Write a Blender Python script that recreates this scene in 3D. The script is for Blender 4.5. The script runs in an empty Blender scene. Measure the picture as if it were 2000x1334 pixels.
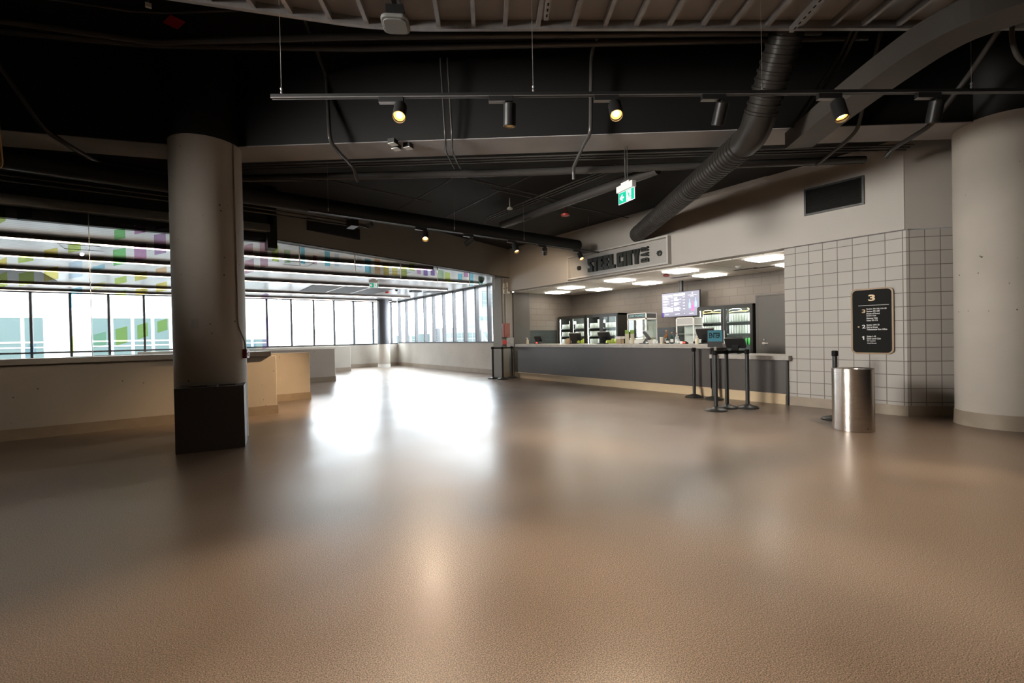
import bpy, bmesh, math, random
from mathutils import Matrix, Vector
random.seed(7)
PI = math.pi
SC = bpy.context.scene
COL = SC.collection

# ------------------------------------------------------------------ camera
CAMZ = 1.3
F_PX, YAW, PITCH, ROLL = 899.6, 0.63287, 0.009933, 0.0206015
_f = Vector((math.sin(YAW) * math.cos(PITCH), math.cos(YAW) * math.cos(PITCH), -math.sin(PITCH)))
_r = Vector((math.cos(YAW), -math.sin(YAW), 0))
_u = _r.cross(_f)
RT = math.cos(ROLL) * _r - math.sin(ROLL) * _u
UP = math.sin(ROLL) * _r + math.cos(ROLL) * _u
cam_data = bpy.data.cameras.new('camera')
cam = bpy.data.objects.new('camera', cam_data)
COL.objects.link(cam)
cam_data.sensor_width = 36
cam_data.lens = F_PX / 2000 * 36
cam_data.clip_end = 400
cam.matrix_world = Matrix(((RT.x, UP.x, -_f.x, 0), (RT.y, UP.y, -_f.y, 0), (RT.z, UP.z, -_f.z, CAMZ), (0, 0, 0, 1)))
SC.camera = cam

# ------------------------------------------------------------------ sky, exposure
world = bpy.data.worlds.new('overcast_sky')
SC.world = world
world.use_nodes = True
bg = world.node_tree.nodes['Background']
bg.inputs[0].default_value = (0.90, 0.95, 1.0, 1)
bg.inputs[1].default_value = 22.0
SC.view_settings.view_transform = 'Standard'
SC.view_settings.look = 'None'
SC.view_settings.exposure = 0.0
SC.view_settings.gamma = 1.0
SC.view_settings.use_curve_mapping = False
SC.cycles.max_bounces = 10
SC.cycles.diffuse_bounces = 5
SC.cycles.transparent_max_bounces = 16
SC.cycles.caustics_reflective = False
SC.cycles.caustics_refractive = False
SC.cycles.sample_clamp_indirect = 10

def portal(loc, rot, sx, sy):
    l = bpy.data.lights.new('daylight_portal', 'AREA')
    l.shape = 'RECTANGLE'; l.size = sx; l.size_y = sy
    l.cycles.is_portal = True
    o = bpy.data.objects.new('daylight_portal', l); COL.objects.link(o)
    o.location = loc; o.rotation_euler = rot
portal((-1.6, 22.25, 2.0), (-PI / 2, 0, 0), 21.5, 2.6)      # far window wall, light travels towards -Y
portal((9.3, 17.3, 2.1), (0, PI / 2, 0), 2.4, 9.2)          # window wall beside the bar, light travels towards -X

# ------------------------------------------------------------------ materials
def mat(name, color, rough=0.5, metal=0.0, noise=None, bump=None, emit=None, spec=0.5, coat=0):
    m = bpy.data.materials.new(name); m.use_nodes = True
    nt = m.node_tree; b = nt.nodes['Principled BSDF']
    b.inputs['Base Color'].default_value = (*color, 1)
    b.inputs['Roughness'].default_value = rough
    b.inputs['Metallic'].default_value = metal
    b.inputs['Specular IOR Level'].default_value = spec
    if coat: b.inputs['Coat Weight'].default_value = coat
    if emit:
        b.inputs['Emission Color'].default_value = (*emit[0], 1)
        b.inputs['Emission Strength'].default_value = emit[1]
    if noise or bump:
        tc = nt.nodes.new('ShaderNodeTexCoord')
        n = nt.nodes.new('ShaderNodeTexNoise'); nt.links.new(tc.outputs['Object'], n.inputs['Vector'])
        n.inputs['Scale'].default_value = (noise or bump)[0]; n.inputs['Detail'].default_value = 5
        if noise:
            a = noise[1]; r = nt.nodes.new('ShaderNodeValToRGB')
            r.color_ramp.elements[0].position = 0.3; r.color_ramp.elements[1].position = 0.7
            r.color_ramp.elements[0].color = (*[c * (1 - a) for c in color], 1)
            r.color_ramp.elements[1].color = (*[min(1, c * (1 + a)) for c in color], 1)
            nt.links.new(n.outputs['Fac'], r.inputs['Fac']); nt.links.new(r.outputs['Color'], b.inputs['Base Color'])
        if bump:
            bp = nt.nodes.new('ShaderNodeBump'); bp.inputs['Strength'].default_value = bump[1]; bp.inputs['Distance'].default_value = 0.01
            nt.links.new(n.outputs['Fac'], bp.inputs['Height']); nt.links.new(bp.outputs['Normal'], b.inputs['Normal'])
    return m

def concrete(name, color, pits=True):
    m = mat(name, color, 0.75, noise=(1.3, 0.07))
    nt = m.node_tree; b = nt.nodes['Principled BSDF']
    if pits:
        tc = nt.nodes.new('ShaderNodeTexCoord')
        v = nt.nodes.new('ShaderNodeTexVoronoi'); v.inputs['Scale'].default_value = 8.5
        nt.links.new(tc.outputs['Object'], v.inputs['Vector'])
        n2 = nt.nodes.new('ShaderNodeTexNoise'); n2.inputs['Scale'].default_value = 2.2
        nt.links.new(tc.outputs['Object'], n2.inputs['Vector'])
        thr = nt.nodes.new('ShaderNodeMapRange'); thr.inputs['From Min'].default_value = 0.38; thr.inputs['From Max'].default_value = 0.62
        thr.inputs['To Min'].default_value = 0.0; thr.inputs['To Max'].default_value = 0.1
        nt.links.new(n2.outputs['Fac'], thr.inputs['Value'])
        lt = nt.nodes.new('ShaderNodeMath'); lt.operation = 'LESS_THAN'
        nt.links.new(v.outputs['Distance'], lt.inputs[0]); nt.links.new(thr.outputs['Result'], lt.inputs[1])
        mx = nt.nodes.new('ShaderNodeMixRGB'); mx.inputs[2].default_value = (color[0] * .25, color[1] * .23, color[2] * .2, 1)
        src = b.inputs['Base Color'].links[0].from_socket
        nt.links.new(lt.outputs[0], mx.inputs[0]); nt.links.new(src, mx.inputs[1]); nt.links.new(mx.outputs[0], b.inputs['Base Color'])
    return m

def blocks(name, color, mortar, axis, w, h, off=(0, 0), offset=0.0, msize=0.012, rough=0.6, strength=0.6, vary=0.05):
    """block or tile courses laid out in metres; axis = (ax, ay) is the horizontal direction along the wall"""
    m = mat(name, color, rough); nt = m.node_tree; b = nt.nodes['Principled BSDF']
    g = nt.nodes.new('ShaderNodeNewGeometry'); sp = nt.nodes.new('ShaderNodeSeparateXYZ')
    nt.links.new(g.outputs['Position'], sp.inputs[0])
    def ma(op, a, bb):
        x = nt.nodes.new('ShaderNodeMath'); x.operation = op
        for i, q in enumerate((a, bb)):
            if isinstance(q, (int, float)): x.inputs[i].default_value = q
            else: nt.links.new(q, x.inputs[i])
        return x.outputs[0]
    s = ma('ADD', ma('MULTIPLY', sp.outputs[0], axis[0]), ma('MULTIPLY', sp.outputs[1], axis[1]))
    cb = nt.nodes.new('ShaderNodeCombineXYZ')
    nt.links.new(ma('ADD', s, -off[0] + 100 * w), cb.inputs[0]); nt.links.new(ma('ADD', sp.outputs[2], -off[1] + 100 * h), cb.inputs[1])
    t = nt.nodes.new('ShaderNodeTexBrick'); nt.links.new(cb.outputs[0], t.inputs['Vector'])
    t.offset = offset; t.squash = 1
    t.inputs['Scale'].default_value = 1; t.inputs['Brick Width'].default_value = w; t.inputs['Row Height'].default_value = h
    t.inputs['Mortar Size'].default_value = msize / 2; t.inputs['Mortar Smooth'].default_value = 0.1
    t.inputs['Color1'].default_value = (*[c * (1 - vary) for c in color], 1); t.inputs['Color2'].default_value = (*[c * (1 + vary) for c in color], 1)
    t.inputs['Mortar'].default_value = (*mortar, 1)
    nt.links.new(t.outputs['Color'], b.inputs['Base Color'])
    bp = nt.nodes.new('ShaderNodeBump'); bp.invert = True; bp.inputs['Strength'].default_value = strength; bp.inputs['Distance'].default_value = 0.008
    nt.links.new(t.outputs['Fac'], bp.inputs['Height']); nt.links.new(bp.outputs['Normal'], b.inputs['Normal'])
    return m

def glass(name, tint=(1, 1, 1), refl=0.06, rough=0.0):
    m = bpy.data.materials.new(name); m.use_nodes = True; nt = m.node_tree
    for n in list(nt.nodes): nt.nodes.remove(n)
    o = nt.nodes.new('ShaderNodeOutputMaterial'); t = nt.nodes.new('ShaderNodeBsdfTransparent'); t.inputs[0].default_value = (*tint, 1)
    gl = nt.nodes.new('ShaderNodeBsdfGlossy'); gl.inputs['Roughness'].default_value = rough
    lw = nt.nodes.new('ShaderNodeLayerWeight'); lw.inputs['Blend'].default_value = 0.5
    pw = nt.nodes.new('ShaderNodeMath'); pw.operation = 'POWER'; pw.inputs[1].default_value = 5
    mu = nt.nodes.new('ShaderNodeMath'); mu.operation = 'MULTIPLY_ADD'; mu.inputs[1].default_value = 0.6; mu.inputs[2].default_value = refl
    nt.links.new(lw.outputs['Facing'], pw.inputs[0]); nt.links.new(pw.outputs[0], mu.inputs[0])
    mx = nt.nodes.new('ShaderNodeMixShader')
    nt.links.new(mu.outputs[0], mx.inputs[0])
    nt.links.new(t.outputs[0], mx.inputs[1]); nt.links.new(gl.outputs[0], mx.inputs[2]); nt.links.new(mx.outputs[0], o.inputs[0])
    return m

def floor_material():
    m = mat('speckled_resin_floor', (0.2, 0.15, 0.11), 0.3, coat=0.2); nt = m.node_tree; b = nt.nodes['Principled BSDF']
    g = nt.nodes.new('ShaderNodeNewGeometry')
    n1 = nt.nodes.new('ShaderNodeTexNoise'); n1.inputs['Scale'].default_value = 190; n1.inputs['Detail'].default_value = 3; n1.inputs['Roughness'].default_value = 0.6
    n2 = nt.nodes.new('ShaderNodeTexNoise'); n2.inputs['Scale'].default_value = 0.9; n2.inputs['Detail'].default_value = 2.5
    v = nt.nodes.new('ShaderNodeTexVoronoi'); v.inputs['Scale'].default_value = 130
    for n in (n1, n2, v): nt.links.new(g.outputs['Position'], n.inputs['Vector'])
    r = nt.nodes.new('ShaderNodeValToRGB'); e = r.color_ramp.elements
    e[0].position = 0.38; e[0].color = (0.045, 0.058, 0.046, 1)
    e[1].position = 0.61; e[1].color = (0.38, 0.285, 0.225, 1)
    k = e.new(0.5); k.color = (0.20, 0.148, 0.115, 1)
    nt.links.new(n1.outputs['Fac'], r.inputs['Fac'])
    g2 = nt.nodes.new('ShaderNodeMapRange'); g2.inputs['From Min'].default_value = 0.25; g2.inputs['From Max'].default_value = 0.75
    g2.inputs['To Min'].default_value = 0.74; g2.inputs['To Max'].default_value = 1.0
    nt.links.new(n2.outputs['Fac'], g2.inputs['Value'])
    mx = nt.nodes.new('ShaderNodeVectorMath'); mx.operation = 'SCALE'
    nt.links.new(r.outputs[0], mx.inputs[0]); nt.links.new(g2.outputs[0], mx.inputs['Scale']); nt.links.new(mx.outputs[0], b.inputs['Base Color'])
    n3 = nt.nodes.new('ShaderNodeTexNoise'); n3.inputs['Scale'].default_value = 1.6; n3.inputs['Detail'].default_value = 5; nt.links.new(g.outputs['Position'], n3.inputs['Vector'])
    rc = nt.nodes.new('ShaderNodeMapRange'); rc.inputs['From Min'].default_value = 0.3; rc.inputs['From Max'].default_value = 0.7
    rc.inputs['To Min'].default_value = 0.21; rc.inputs['To Max'].default_value = 0.265
    nt.links.new(n3.outputs['Fac'], rc.inputs['Value']); nt.links.new(rc.outputs[0], b.inputs['Coat Roughness'])
    rr = nt.nodes.new('ShaderNodeMapRange'); rr.inputs['From Min'].default_value = 0.3; rr.inputs['From Max'].default_value = 0.7
    rr.inputs['To Min'].default_value = 0.285; rr.inputs['To Max'].default_value = 0.40
    nt.links.new(n2.outputs['Fac'], rr.inputs['Value']); nt.links.new(rr.outputs[0], b.inputs['Roughness'])
    bp = nt.nodes.new('ShaderNodeBump'); bp.inputs['Strength'].default_value = 0.3; bp.inputs['Distance'].default_value = 0.002
    nt.links.new(n1.outputs['Fac'], bp.inputs['Height']); nt.links.new(bp.outputs['Normal'], b.inputs['Normal'])
    return m

def slat_material():
    """white metal strips running along X, with narrow dark joints"""
    m = mat('white_metal_strip_ceiling', (0.62, 0.64, 0.65), 0.28); nt = m.node_tree; b = nt.nodes['Principled BSDF']
    g = nt.nodes.new('ShaderNodeNewGeometry'); sp = nt.nodes.new('ShaderNodeSeparateXYZ'); nt.links.new(g.outputs['Position'], sp.inputs[0])
    mo = nt.nodes.new('ShaderNodeMath'); mo.operation = 'FRACT'
    d = nt.nodes.new('ShaderNodeMath'); d.operation = 'MULTIPLY'; d.inputs[1].default_value = 1 / 0.152
    nt.links.new(sp.outputs[1], d.inputs[0]); nt.links.new(d.outputs[0], mo.inputs[0])
    lt = nt.nodes.new('ShaderNodeMath'); lt.operation = 'LESS_THAN'; lt.inputs[1].default_value = 0.16
    nt.links.new(mo.outputs[0], lt.inputs[0])
    mx = nt.nodes.new('ShaderNodeMixRGB'); mx.inputs[1].default_value = (0.27, 0.28, 0.285, 1); mx.inputs[2].default_value = (0.05, 0.05, 0.055, 1)
    nt.links.new(lt.outputs[0], mx.inputs[0]); nt.links.new(mx.outputs[0], b.inputs['Base Color'])
    return m

def perforated_material(name, color):
    m = mat(name, color, 0.5, 0.0); nt = m.node_tree; b = nt.nodes['Principled BSDF']
    g = nt.nodes.new('ShaderNodeNewGeometry'); sp = nt.nodes.new('ShaderNodeSeparateXYZ'); nt.links.new(g.outputs['Position'], sp.inputs[0])
    def ma(op, a, bb=0.0):
        x = nt.nodes.new('ShaderNodeMath'); x.operation = op
        for i, q in enumerate((a, bb)):
            if isinstance(q, (int, float)): x.inputs[i].default_value = q
            else: nt.links.new(q, x.inputs[i])
        return x.outputs[0]
    s = 1 / 0.03
    a = ma('SUBTRACT', ma('FRACT', ma('MULTIPLY', ma('ADD', sp.outputs[1], sp.outputs[2]), s)), 0.5)
    c = ma('SUBTRACT', ma('FRACT', ma('ADD', ma('MULTIPLY', ma('SUBTRACT', sp.outputs[1], sp.outputs[2]), s), 50)), 0.5)
    dd = ma('ADD', ma('MULTIPLY', a, a), ma('MULTIPLY', c, c))
    lt = ma('LESS_THAN', dd, 0.075)
    mx = nt.nodes.new('ShaderNodeMixRGB'); mx.inputs[1].default_value = (*color, 1); mx.inputs[2].default_value = (*[q * .3 for q in color], 1)
    nt.links.new(lt, mx.inputs[0]); nt.links.new(mx.outputs[0], b.inputs['Base Color'])
    return m

def brushed(name, color, rough=0.3):
    m = mat(name, color, rough, 1.0); nt = m.node_tree; b = nt.nodes['Principled BSDF']
    tc = nt.nodes.new('ShaderNodeTexCoord'); mp = nt.nodes.new('ShaderNodeMapping'); mp.inputs['Scale'].default_value = (1, 1, 90)
    n = nt.nodes.new('ShaderNodeTexNoise'); n.inputs['Scale'].default_value = 4; n.inputs['Detail'].default_value = 4
    nt.links.new(tc.outputs['Object'], mp.inputs[0]); nt.links.new(mp.outputs[0], n.inputs['Vector'])
    bp = nt.nodes.new('ShaderNodeBump'); bp.inputs['Strength'].default_value = 0.25; bp.inputs['Distance'].default_value = 0.004
    nt.links.new(n.outputs['Fac'], bp.inputs['Height']); nt.links.new(bp.outputs['Normal'], b.inputs['Normal'])
    return m

M = {}
M['floor'] = floor_material()
M['black_ceiling'] = mat('black_painted_deck', (0.004, 0.0037, 0.0035), 0.7, noise=(0.8, 0.3))
M['black_beam'] = mat('black_painted_beam', (0.004, 0.0037, 0.0035), 0.6, noise=(0.8, 0.2))
M['soffit'] = mat('grey_beam_underside', (0.36, 0.35, 0.35), 0.5, noise=(1.2, 0.15))
M['black_pipe'] = mat('black_painted_pipe', (0.06, 0.057, 0.055), 0.25)
M['black_metal'] = mat('black_metal', (0.018, 0.018, 0.018), 0.4)
M['dark_box'] = mat('dark_brown_laminate', (0.026, 0.019, 0.015), 0.5, noise=(3, 0.08))
M['paint'] = mat('warm_grey_wall_paint', (0.44, 0.41, 0.37), 0.6, noise=(0.7, 0.03))
M['paint_dark'] = mat('taupe_wall_paint', (0.27, 0.245, 0.215), 0.6, noise=(0.7, 0.04))
M['concrete'] = concrete('painted_concrete', (0.46, 0.425, 0.375))
M['column'] = concrete('painted_column_concrete', (0.50, 0.455, 0.395))
M['raw'] = concrete('bare_grey_concrete', (0.26, 0.255, 0.24))
M['base'] = mat('tan_resin_base', (0.29, 0.235, 0.18), 0.55, noise=(6, 0.08))
M['kick'] = mat('tan_toe_kick', (0.56, 0.43, 0.27), 0.5, noise=(2, 0.06))
M['tile_front'] = blocks('scored_block_wall', (0.40, 0.375, 0.34), (0.145, 0.125, 0.105), (0, -1), 0.2090, 0.2035, off=(-3.332, 0.003), msize=0.011)
M['tile_return'] = blocks('scored_block_return', (0.40, 0.375, 0.34), (0.145, 0.125, 0.105), (0.7071, -0.7071), 0.2035, 0.2035, off=(4.79, 0.003), msize=0.011)
M['block_back'] = blocks('painted_block_back_wall', (0.158, 0.134, 0.113), (0.118, 0.099, 0.083), (0, 1), 0.405, 0.2035, off=(0, 0.0), offset=0.5, msize=0.012, vary=0.03)
M['block_side'] = blocks('painted_block_side_wall', (0.158, 0.134, 0.113), (0.118, 0.099, 0.083), (1, 0), 0.405, 0.2035, off=(0, 0.0), offset=0.5, msize=0.012, vary=0.03)
M['splash_y'] = blocks('black_glazed_tile', (0.022, 0.026, 0.024), (0.05, 0.05, 0.048), (0, 1), 0.2, 0.1, offset=0.5, msize=0.006, rough=0.35)
M['splash_x'] = blocks('black_glazed_tile_side', (0.022, 0.026, 0.024), (0.05, 0.05, 0.048), (1, 0), 0.2, 0.1, offset=0.5, msize=0.006, rough=0.35)
M['bar_ceiling'] = blocks('ceiling_tiles', (0.86, 0.81, 0.75), (0.45, 0.42, 0.39), (0, 1), 0.6, 50, msize=0.02, rough=0.8, vary=0.0)
M['slats'] = slat_material()
M['corr_dark'] = mat('dark_louvre_panel', (0.06, 0.06, 0.062), 0.6)
M['white_metal'] = mat('white_metal', (0.78, 0.78, 0.77), 0.4)
M['white_plastic'] = mat('white_plastic', (0.76, 0.75, 0.72), 0.45)
M['grey_plastic'] = mat('grey_plastic', (0.40, 0.39, 0.37), 0.4)
M['steel'] = mat('satin_steel', (0.55, 0.52, 0.48), 0.28, 1.0, noise=(8, 0.05))
M['galv'] = mat('grey_channel_steel', (0.34, 0.325, 0.32), 0.38, 0.6, noise=(10, 0.1))
M['brushed'] = brushed('brushed_stainless', (0.60, 0.55, 0.50), 0.24)
M['mullion'] = mat('dark_aluminium', (0.05, 0.05, 0.055), 0.4, 0.3)
M['counter'] = mat('grey_solid_counter', (0.36, 0.335, 0.30), 0.35, noise=(14, 0.12))
M['bar_front'] = mat('charcoal_bar_front', (0.062, 0.053, 0.048), 0.42, noise=(2.2, 0.05))
M['charcoal'] = mat('charcoal_paint', (0.075, 0.068, 0.06), 0.5, noise=(2, 0.06))
M['red'] = mat('red_enamel', (0.45, 0.03, 0.025), 0.4)
M['dark_red'] = mat('dark_red_enamel', (0.24, 0.03, 0.025), 0.4)
M['gold'] = mat('gold_edge', (0.27, 0.165, 0.075), 0.45, 0.0)
M['sign_black'] = mat('black_sign_face', (0.010, 0.010, 0.009), 0.6, spec=0.08)
M['sign_white'] = mat('white_lettering', (0.72, 0.71, 0.68), 0.5)
M['sign_gold'] = mat('gold_lettering', (0.55, 0.36, 0.15), 0.4)
M['letters'] = mat('blackened_steel_letters', (0.035, 0.037, 0.032), 0.4, 0.4)
M['perf'] = perforated_material('perforated_panel', (0.46, 0.44, 0.41))
M['frame_grey'] = mat('pale_sign_frame', (0.50, 0.485, 0.46), 0.45)
M['exit_green'] = mat('exit_green', (0.0, 0.36, 0.23), 0.4, emit=((0.0, 0.36, 0.22), 0.55))
M['exit_white'] = mat('exit_white', (0.8, 0.8, 0.8), 0.4, emit=((0.95, 0.9, 1.0), 0.45))
M['teal'] = mat('teal_sign', (0.02, 0.16, 0.22), 0.4)
M['lamp_warm'] = mat('warm_lamp_lens', (0.9, 0.7, 0.4), 0.4, emit=((1.0, 0.62, 0.25), 14))
M['lamp_warm_face'] = mat('warm_lamp_reflector', (0.9, 0.5, 0.2), 0.4, emit=((1.0, 0.45, 0.12), 2.2))
M['panel_light'] = mat('led_panel', (0.9, 0.9, 0.85), 0.4, emit=((1.0, 0.93, 0.82), 16.0))
M['strip_light'] = mat('linear_led', (0.9, 0.85, 0.8), 0.4, emit=((1.0, 0.80, 0.66), 7.0))
M['strip_body'] = mat('dark_linear_body', (0.06, 0.045, 0.04), 0.5)
M['cool_light'] = mat('cooler_led', (0.9, 0.9, 0.9), 0.4, emit=((0.95, 1.0, 0.96), 28.0))
M['cooler'] = mat('black_cooler_shell', (0.022, 0.021, 0.018), 0.35)
M['cooler_in'] = mat('cooler_lining', (0.10, 0.105, 0.10), 0.5)
M['can_white'] = mat('white_can', (0.82, 0.83, 0.82), 0.4)
M['can_lid'] = mat('aluminium_lid', (0.6, 0.6, 0.6), 0.3, 1)
M['can_yellow'] = mat('yellow_green_can', (0.55, 0.58, 0.10), 0.35)
M['can_green'] = mat('green_can', (0.05, 0.35, 0.07), 0.35)
M['can_pink'] = mat('pink_can', (0.65, 0.42, 0.40), 0.35)
M['glass'] = glass('clear_glass', (0.97, 0.985, 0.98), 0.04)
M['ext_glass'] = glass('window_glass', (0.95, 0.97, 0.97), 0.03)
M['door_glass'] = glass('cooler_glass', (0.9, 0.94, 0.92), 0.03)
M['screen'] = mat('menu_screen', (0.1, 0.1, 0.12), 0.4, emit=((0.36, 0.35, 0.46), 0.9))
M['screen_pale'] = mat('menu_pale_box', (0.4, 0.4, 0.5), 0.4, emit=((0.66, 0.62, 0.80), 1.0))
M['screen_text'] = mat('menu_text', (0.8, 0.8, 0.8), 0.4, emit=((0.95, 0.92, 1.0), 1.3))
M['screen_blue'] = mat('menu_blue', (0.2, 0.3, 0.7), 0.4, emit=((0.34, 0.46, 0.95), 1.0))
M['screen_pink'] = mat('menu_pink', (0.8, 0.1, 0.3), 0.4, emit=((0.95, 0.12, 0.30), 1.0))
M['screen_navy'] = mat('menu_navy', (0.05, 0.03, 0.2), 0.4, emit=((0.10, 0.06, 0.28), 1.0))
M['led_red'] = mat('red_indicator', (0.8, 0.02, 0.02), 0.4, emit=((1.0, 0.05, 0.03), 3))
M['cardboard'] = mat('tan_card', (0.50, 0.38, 0.26), 0.7, noise=(6, 0.1))
M['cream'] = mat('cream_plastic', (0.66, 0.60, 0.46), 0.5)
M['lime'] = mat('lime_green_cup', (0.28, 0.46, 0.08), 0.4)
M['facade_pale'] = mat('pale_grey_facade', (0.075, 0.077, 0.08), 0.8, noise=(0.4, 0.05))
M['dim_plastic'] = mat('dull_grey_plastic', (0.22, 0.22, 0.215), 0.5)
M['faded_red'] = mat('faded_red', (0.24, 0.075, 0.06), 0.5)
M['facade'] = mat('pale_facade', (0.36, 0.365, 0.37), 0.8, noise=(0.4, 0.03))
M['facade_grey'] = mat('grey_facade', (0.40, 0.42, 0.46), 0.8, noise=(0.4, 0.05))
M['teal_glass'] = mat('teal_window_glass', (0.009, 0.026, 0.025), 0.5)
M['dark_glass'] = mat('dark_window_glass', (0.02, 0.022, 0.026), 0.3)
M['asphalt'] = mat('grey_asphalt', (0.10, 0.10, 0.10), 0.9, noise=(0.5, 0.1))
M['bark'] = mat('grey_bark', (0.22, 0.19, 0.17), 0.9, noise=(6, 0.2))
M['panel_grey'] = mat('grey_deck_panel', (0.30, 0.29, 0.285), 0.5, noise=(1.0, 0.12))
M['duct_grey'] = mat('grey_sheet_duct', (0.085, 0.075, 0.065), 0.5, noise=(1.0, 0.1))
M['spiral'] = mat('dark_spiral_duct', (0.042, 0.038, 0.034), 0.32, 0.3)
M['rod'] = mat('bright_cable', (0.35, 0.33, 0.31), 0.4, 0.6)
M['copper'] = mat('bronze_loop', (0.30, 0.17, 0.06), 0.4, 0.6)
M['paper'] = mat('white_paper', (0.75, 0.76, 0.74), 0.7)
M['dome'] = mat('smoked_dome', (0.04, 0.045, 0.05), 0.15)
FILM = {k: glass('film_' + k, tuple((.22 + .78 * q) ** .7 for q in c), 0.03, 0.0) for k, c in dict(
    lime=(0.66, 0.80, 0.22), yellow=(0.88, 0.78, 0.22), pale_yellow=(0.90, 0.88, 0.55), green=(0.30, 0.78, 0.30), pale_green=(0.62, 0.85, 0.60),
    blue=(0.42, 0.74, 0.88), pale_blue=(0.72, 0.85, 0.96), magenta=(0.78, 0.45, 0.72), plum=(0.62, 0.42, 0.66), mauve=(0.74, 0.50, 0.60),
    violet=(0.52, 0.44, 0.82), lilac=(0.80, 0.64, 0.90), orange=(0.92, 0.68, 0.42), cyan=(0.25, 0.70, 0.85), teal=(0.35, 0.66, 0.62), purple=(0.42, 0.28, 0.74)).items()}

# ------------------------------------------------------------------ builders
TM = {}
class MB:
    def __init__(s): s.v = []; s.f = []; s.m = []
    def add(s, vs, fs, mi=0, T=None):
        n = len(s.v)
        for p in vs:
            p = Vector(p); s.v.append(T @ p if T is not None else p)
        for f in fs: s.f.append([n + i for i in f]); s.m.append(mi)
        return s
    def box(s, x0, x1, y0, y1, z0, z1, mi=0, T=None):
        return s.add([(x, y, z) for x in (x0, x1) for y in (y0, y1) for z in (z0, z1)],
                     [(0, 1, 3, 2), (4, 6, 7, 5), (0, 4, 5, 1), (2, 3, 7, 6), (0, 2, 6, 4), (1, 5, 7, 3)], mi, T)
    def prism(s, poly, z0, z1, mi=0, T=None):
        n = len(poly)
        vs = [(x, y, z0) for x, y in poly] + [(x, y, z1) for x, y in poly]
        return s.add(vs, [list(range(n))[::-1], list(range(n, 2 * n))] + [(i, (i + 1) % n, n + (i + 1) % n, n + i) for i in range(n)], mi, T)
    def lathe(s, prof, seg=24, mi=0, T=None, cap=True):
        vs = []; fs = []
        for r, z in prof:
            vs += [(r * math.cos(2 * PI * k / seg), r * math.sin(2 * PI * k / seg), z) for k in range(seg)]
        for i in range(len(prof) - 1):
            for k in range(seg):
                a, b = i * seg + k, i * seg + (k + 1) % seg
                fs.append((a, b, b + seg, a + seg))
        if cap:
            fs.append(list(range(seg))[::-1]); fs.append(list(range((len(prof) - 1) * seg, len(prof) * seg)))
        return s.add(vs, fs, mi, T)
    def tube(s, pts, r, seg=8, mi=0, T=None):
        pts = [Vector(p) for p in pts]; rings = []; vs = []; fs = []
        prev = None
        for i, p in enumerate(pts):
            d = (pts[min(i + 1, len(pts) - 1)] - pts[max(i - 1, 0)]).normalized()
            if prev is None:
                a = Vector((0, 0, 1)) if abs(d.z) < 0.9 else Vector((1, 0, 0))
                u = d.cross(a).normalized()
            else:
                u = (prev - d * prev.dot(d)).normalized()
            prev = u; w = d.cross(u)
            rr = r[i] if isinstance(r, (list, tuple)) else r
            k = 1.0
            if 0 < i < len(pts) - 1:
                c = (pts[i] - pts[i - 1]).normalized().dot((pts[i + 1] - pts[i]).normalized())
                k = 1 / max(0.6, math.sqrt(max(0.05, (1 + c) / 2)))
            vs += [p + (u * math.cos(2 * PI * j / seg) + w * math.sin(2 * PI * j / seg)) * rr * (k if k < 1.2 else 1.2) for j in range(seg)]
        for i in range(len(pts) - 1):
            for j in range(seg):
                a, b = i * seg + j, i * seg + (j + 1) % seg
                fs.append((a, b, b + seg, a + seg))
        fs.append(list(range(seg))[::-1]); fs.append(list(range((len(pts) - 1) * seg, len(pts) * seg)))
        return s.add(vs, fs, mi, T)
    def build(s, name, m, parent=None, smooth=False, world=False, bevel=0):
        me = bpy.data.meshes.new(name)
        T = TM[parent.name].inverted() if (parent is not None and world) else None
        me.from_pydata([tuple(T @ p) if T is not None else tuple(p) for p in s.v], [], s.f)
        ms = m if isinstance(m, (list, tuple)) else [m]
        for q in ms: me.materials.append(M[q] if isinstance(q, str) else q)
        for p, i in zip(me.polygons, s.m): p.material_index = i
        b = bmesh.new(); b.from_mesh(me); bmesh.ops.recalc_face_normals(b, faces=b.faces); b.to_mesh(me); b.free()
        o = bpy.data.objects.new(name, me); COL.objects.link(o)
        if parent is not None: o.parent = parent; TM[o.name] = TM[parent.name]
        else: TM[o.name] = Matrix.Identity(4)
        if smooth:
            for p in me.polygons: p.use_smooth = True
            try: me.set_sharp_from_angle(angle=math.radians(38))
            except Exception: pass
        if bevel:
            md = o.modifiers.new('edge', 'BEVEL'); md.width = bevel; md.segments = 2; md.limit_method = 'ANGLE'
        return o

def thing(name, label, cat, loc=(0, 0, 0), rz=0, group=None, M4=None):
    o = bpy.data.objects.new(name, None); COL.objects.link(o)
    T = M4 if M4 is not None else Matrix.Translation(loc) @ Matrix.Rotation(rz, 4, 'Z')
    o.matrix_world = T; TM[o.name] = T
    o['label'] = label; o['category'] = cat
    if group: o['group'] = group
    return o
def tag(o, label=None, cat=None, group=None, kind=None):
    if label: o['label'] = label
    if cat: o['category'] = cat
    if group: o['group'] = group
    if kind: o['kind'] = kind
    return o
def struct(mb, name, m, **k):
    o = mb.build(name, m, **k); o['kind'] = 'structure'; return o
def struct_root(name, loc=(0, 0, 0)):
    o = bpy.data.objects.new(name, None); COL.objects.link(o); o.location = loc
    TM[o.name] = Matrix.Translation(loc); o['kind'] = 'structure'; return o
def copy_tree(o, T, label=None, group=None):
    c = o.copy(); COL.objects.link(c); c.matrix_world = T; TM[c.name] = T
    if label: c['label'] = label
    if group: c['group'] = group
    for ch in list(o.children):
        d = ch.copy(); COL.objects.link(d); d.parent = c
        for g in list(ch.children):
            e = g.copy(); COL.objects.link(e); e.parent = d
    return c
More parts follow.
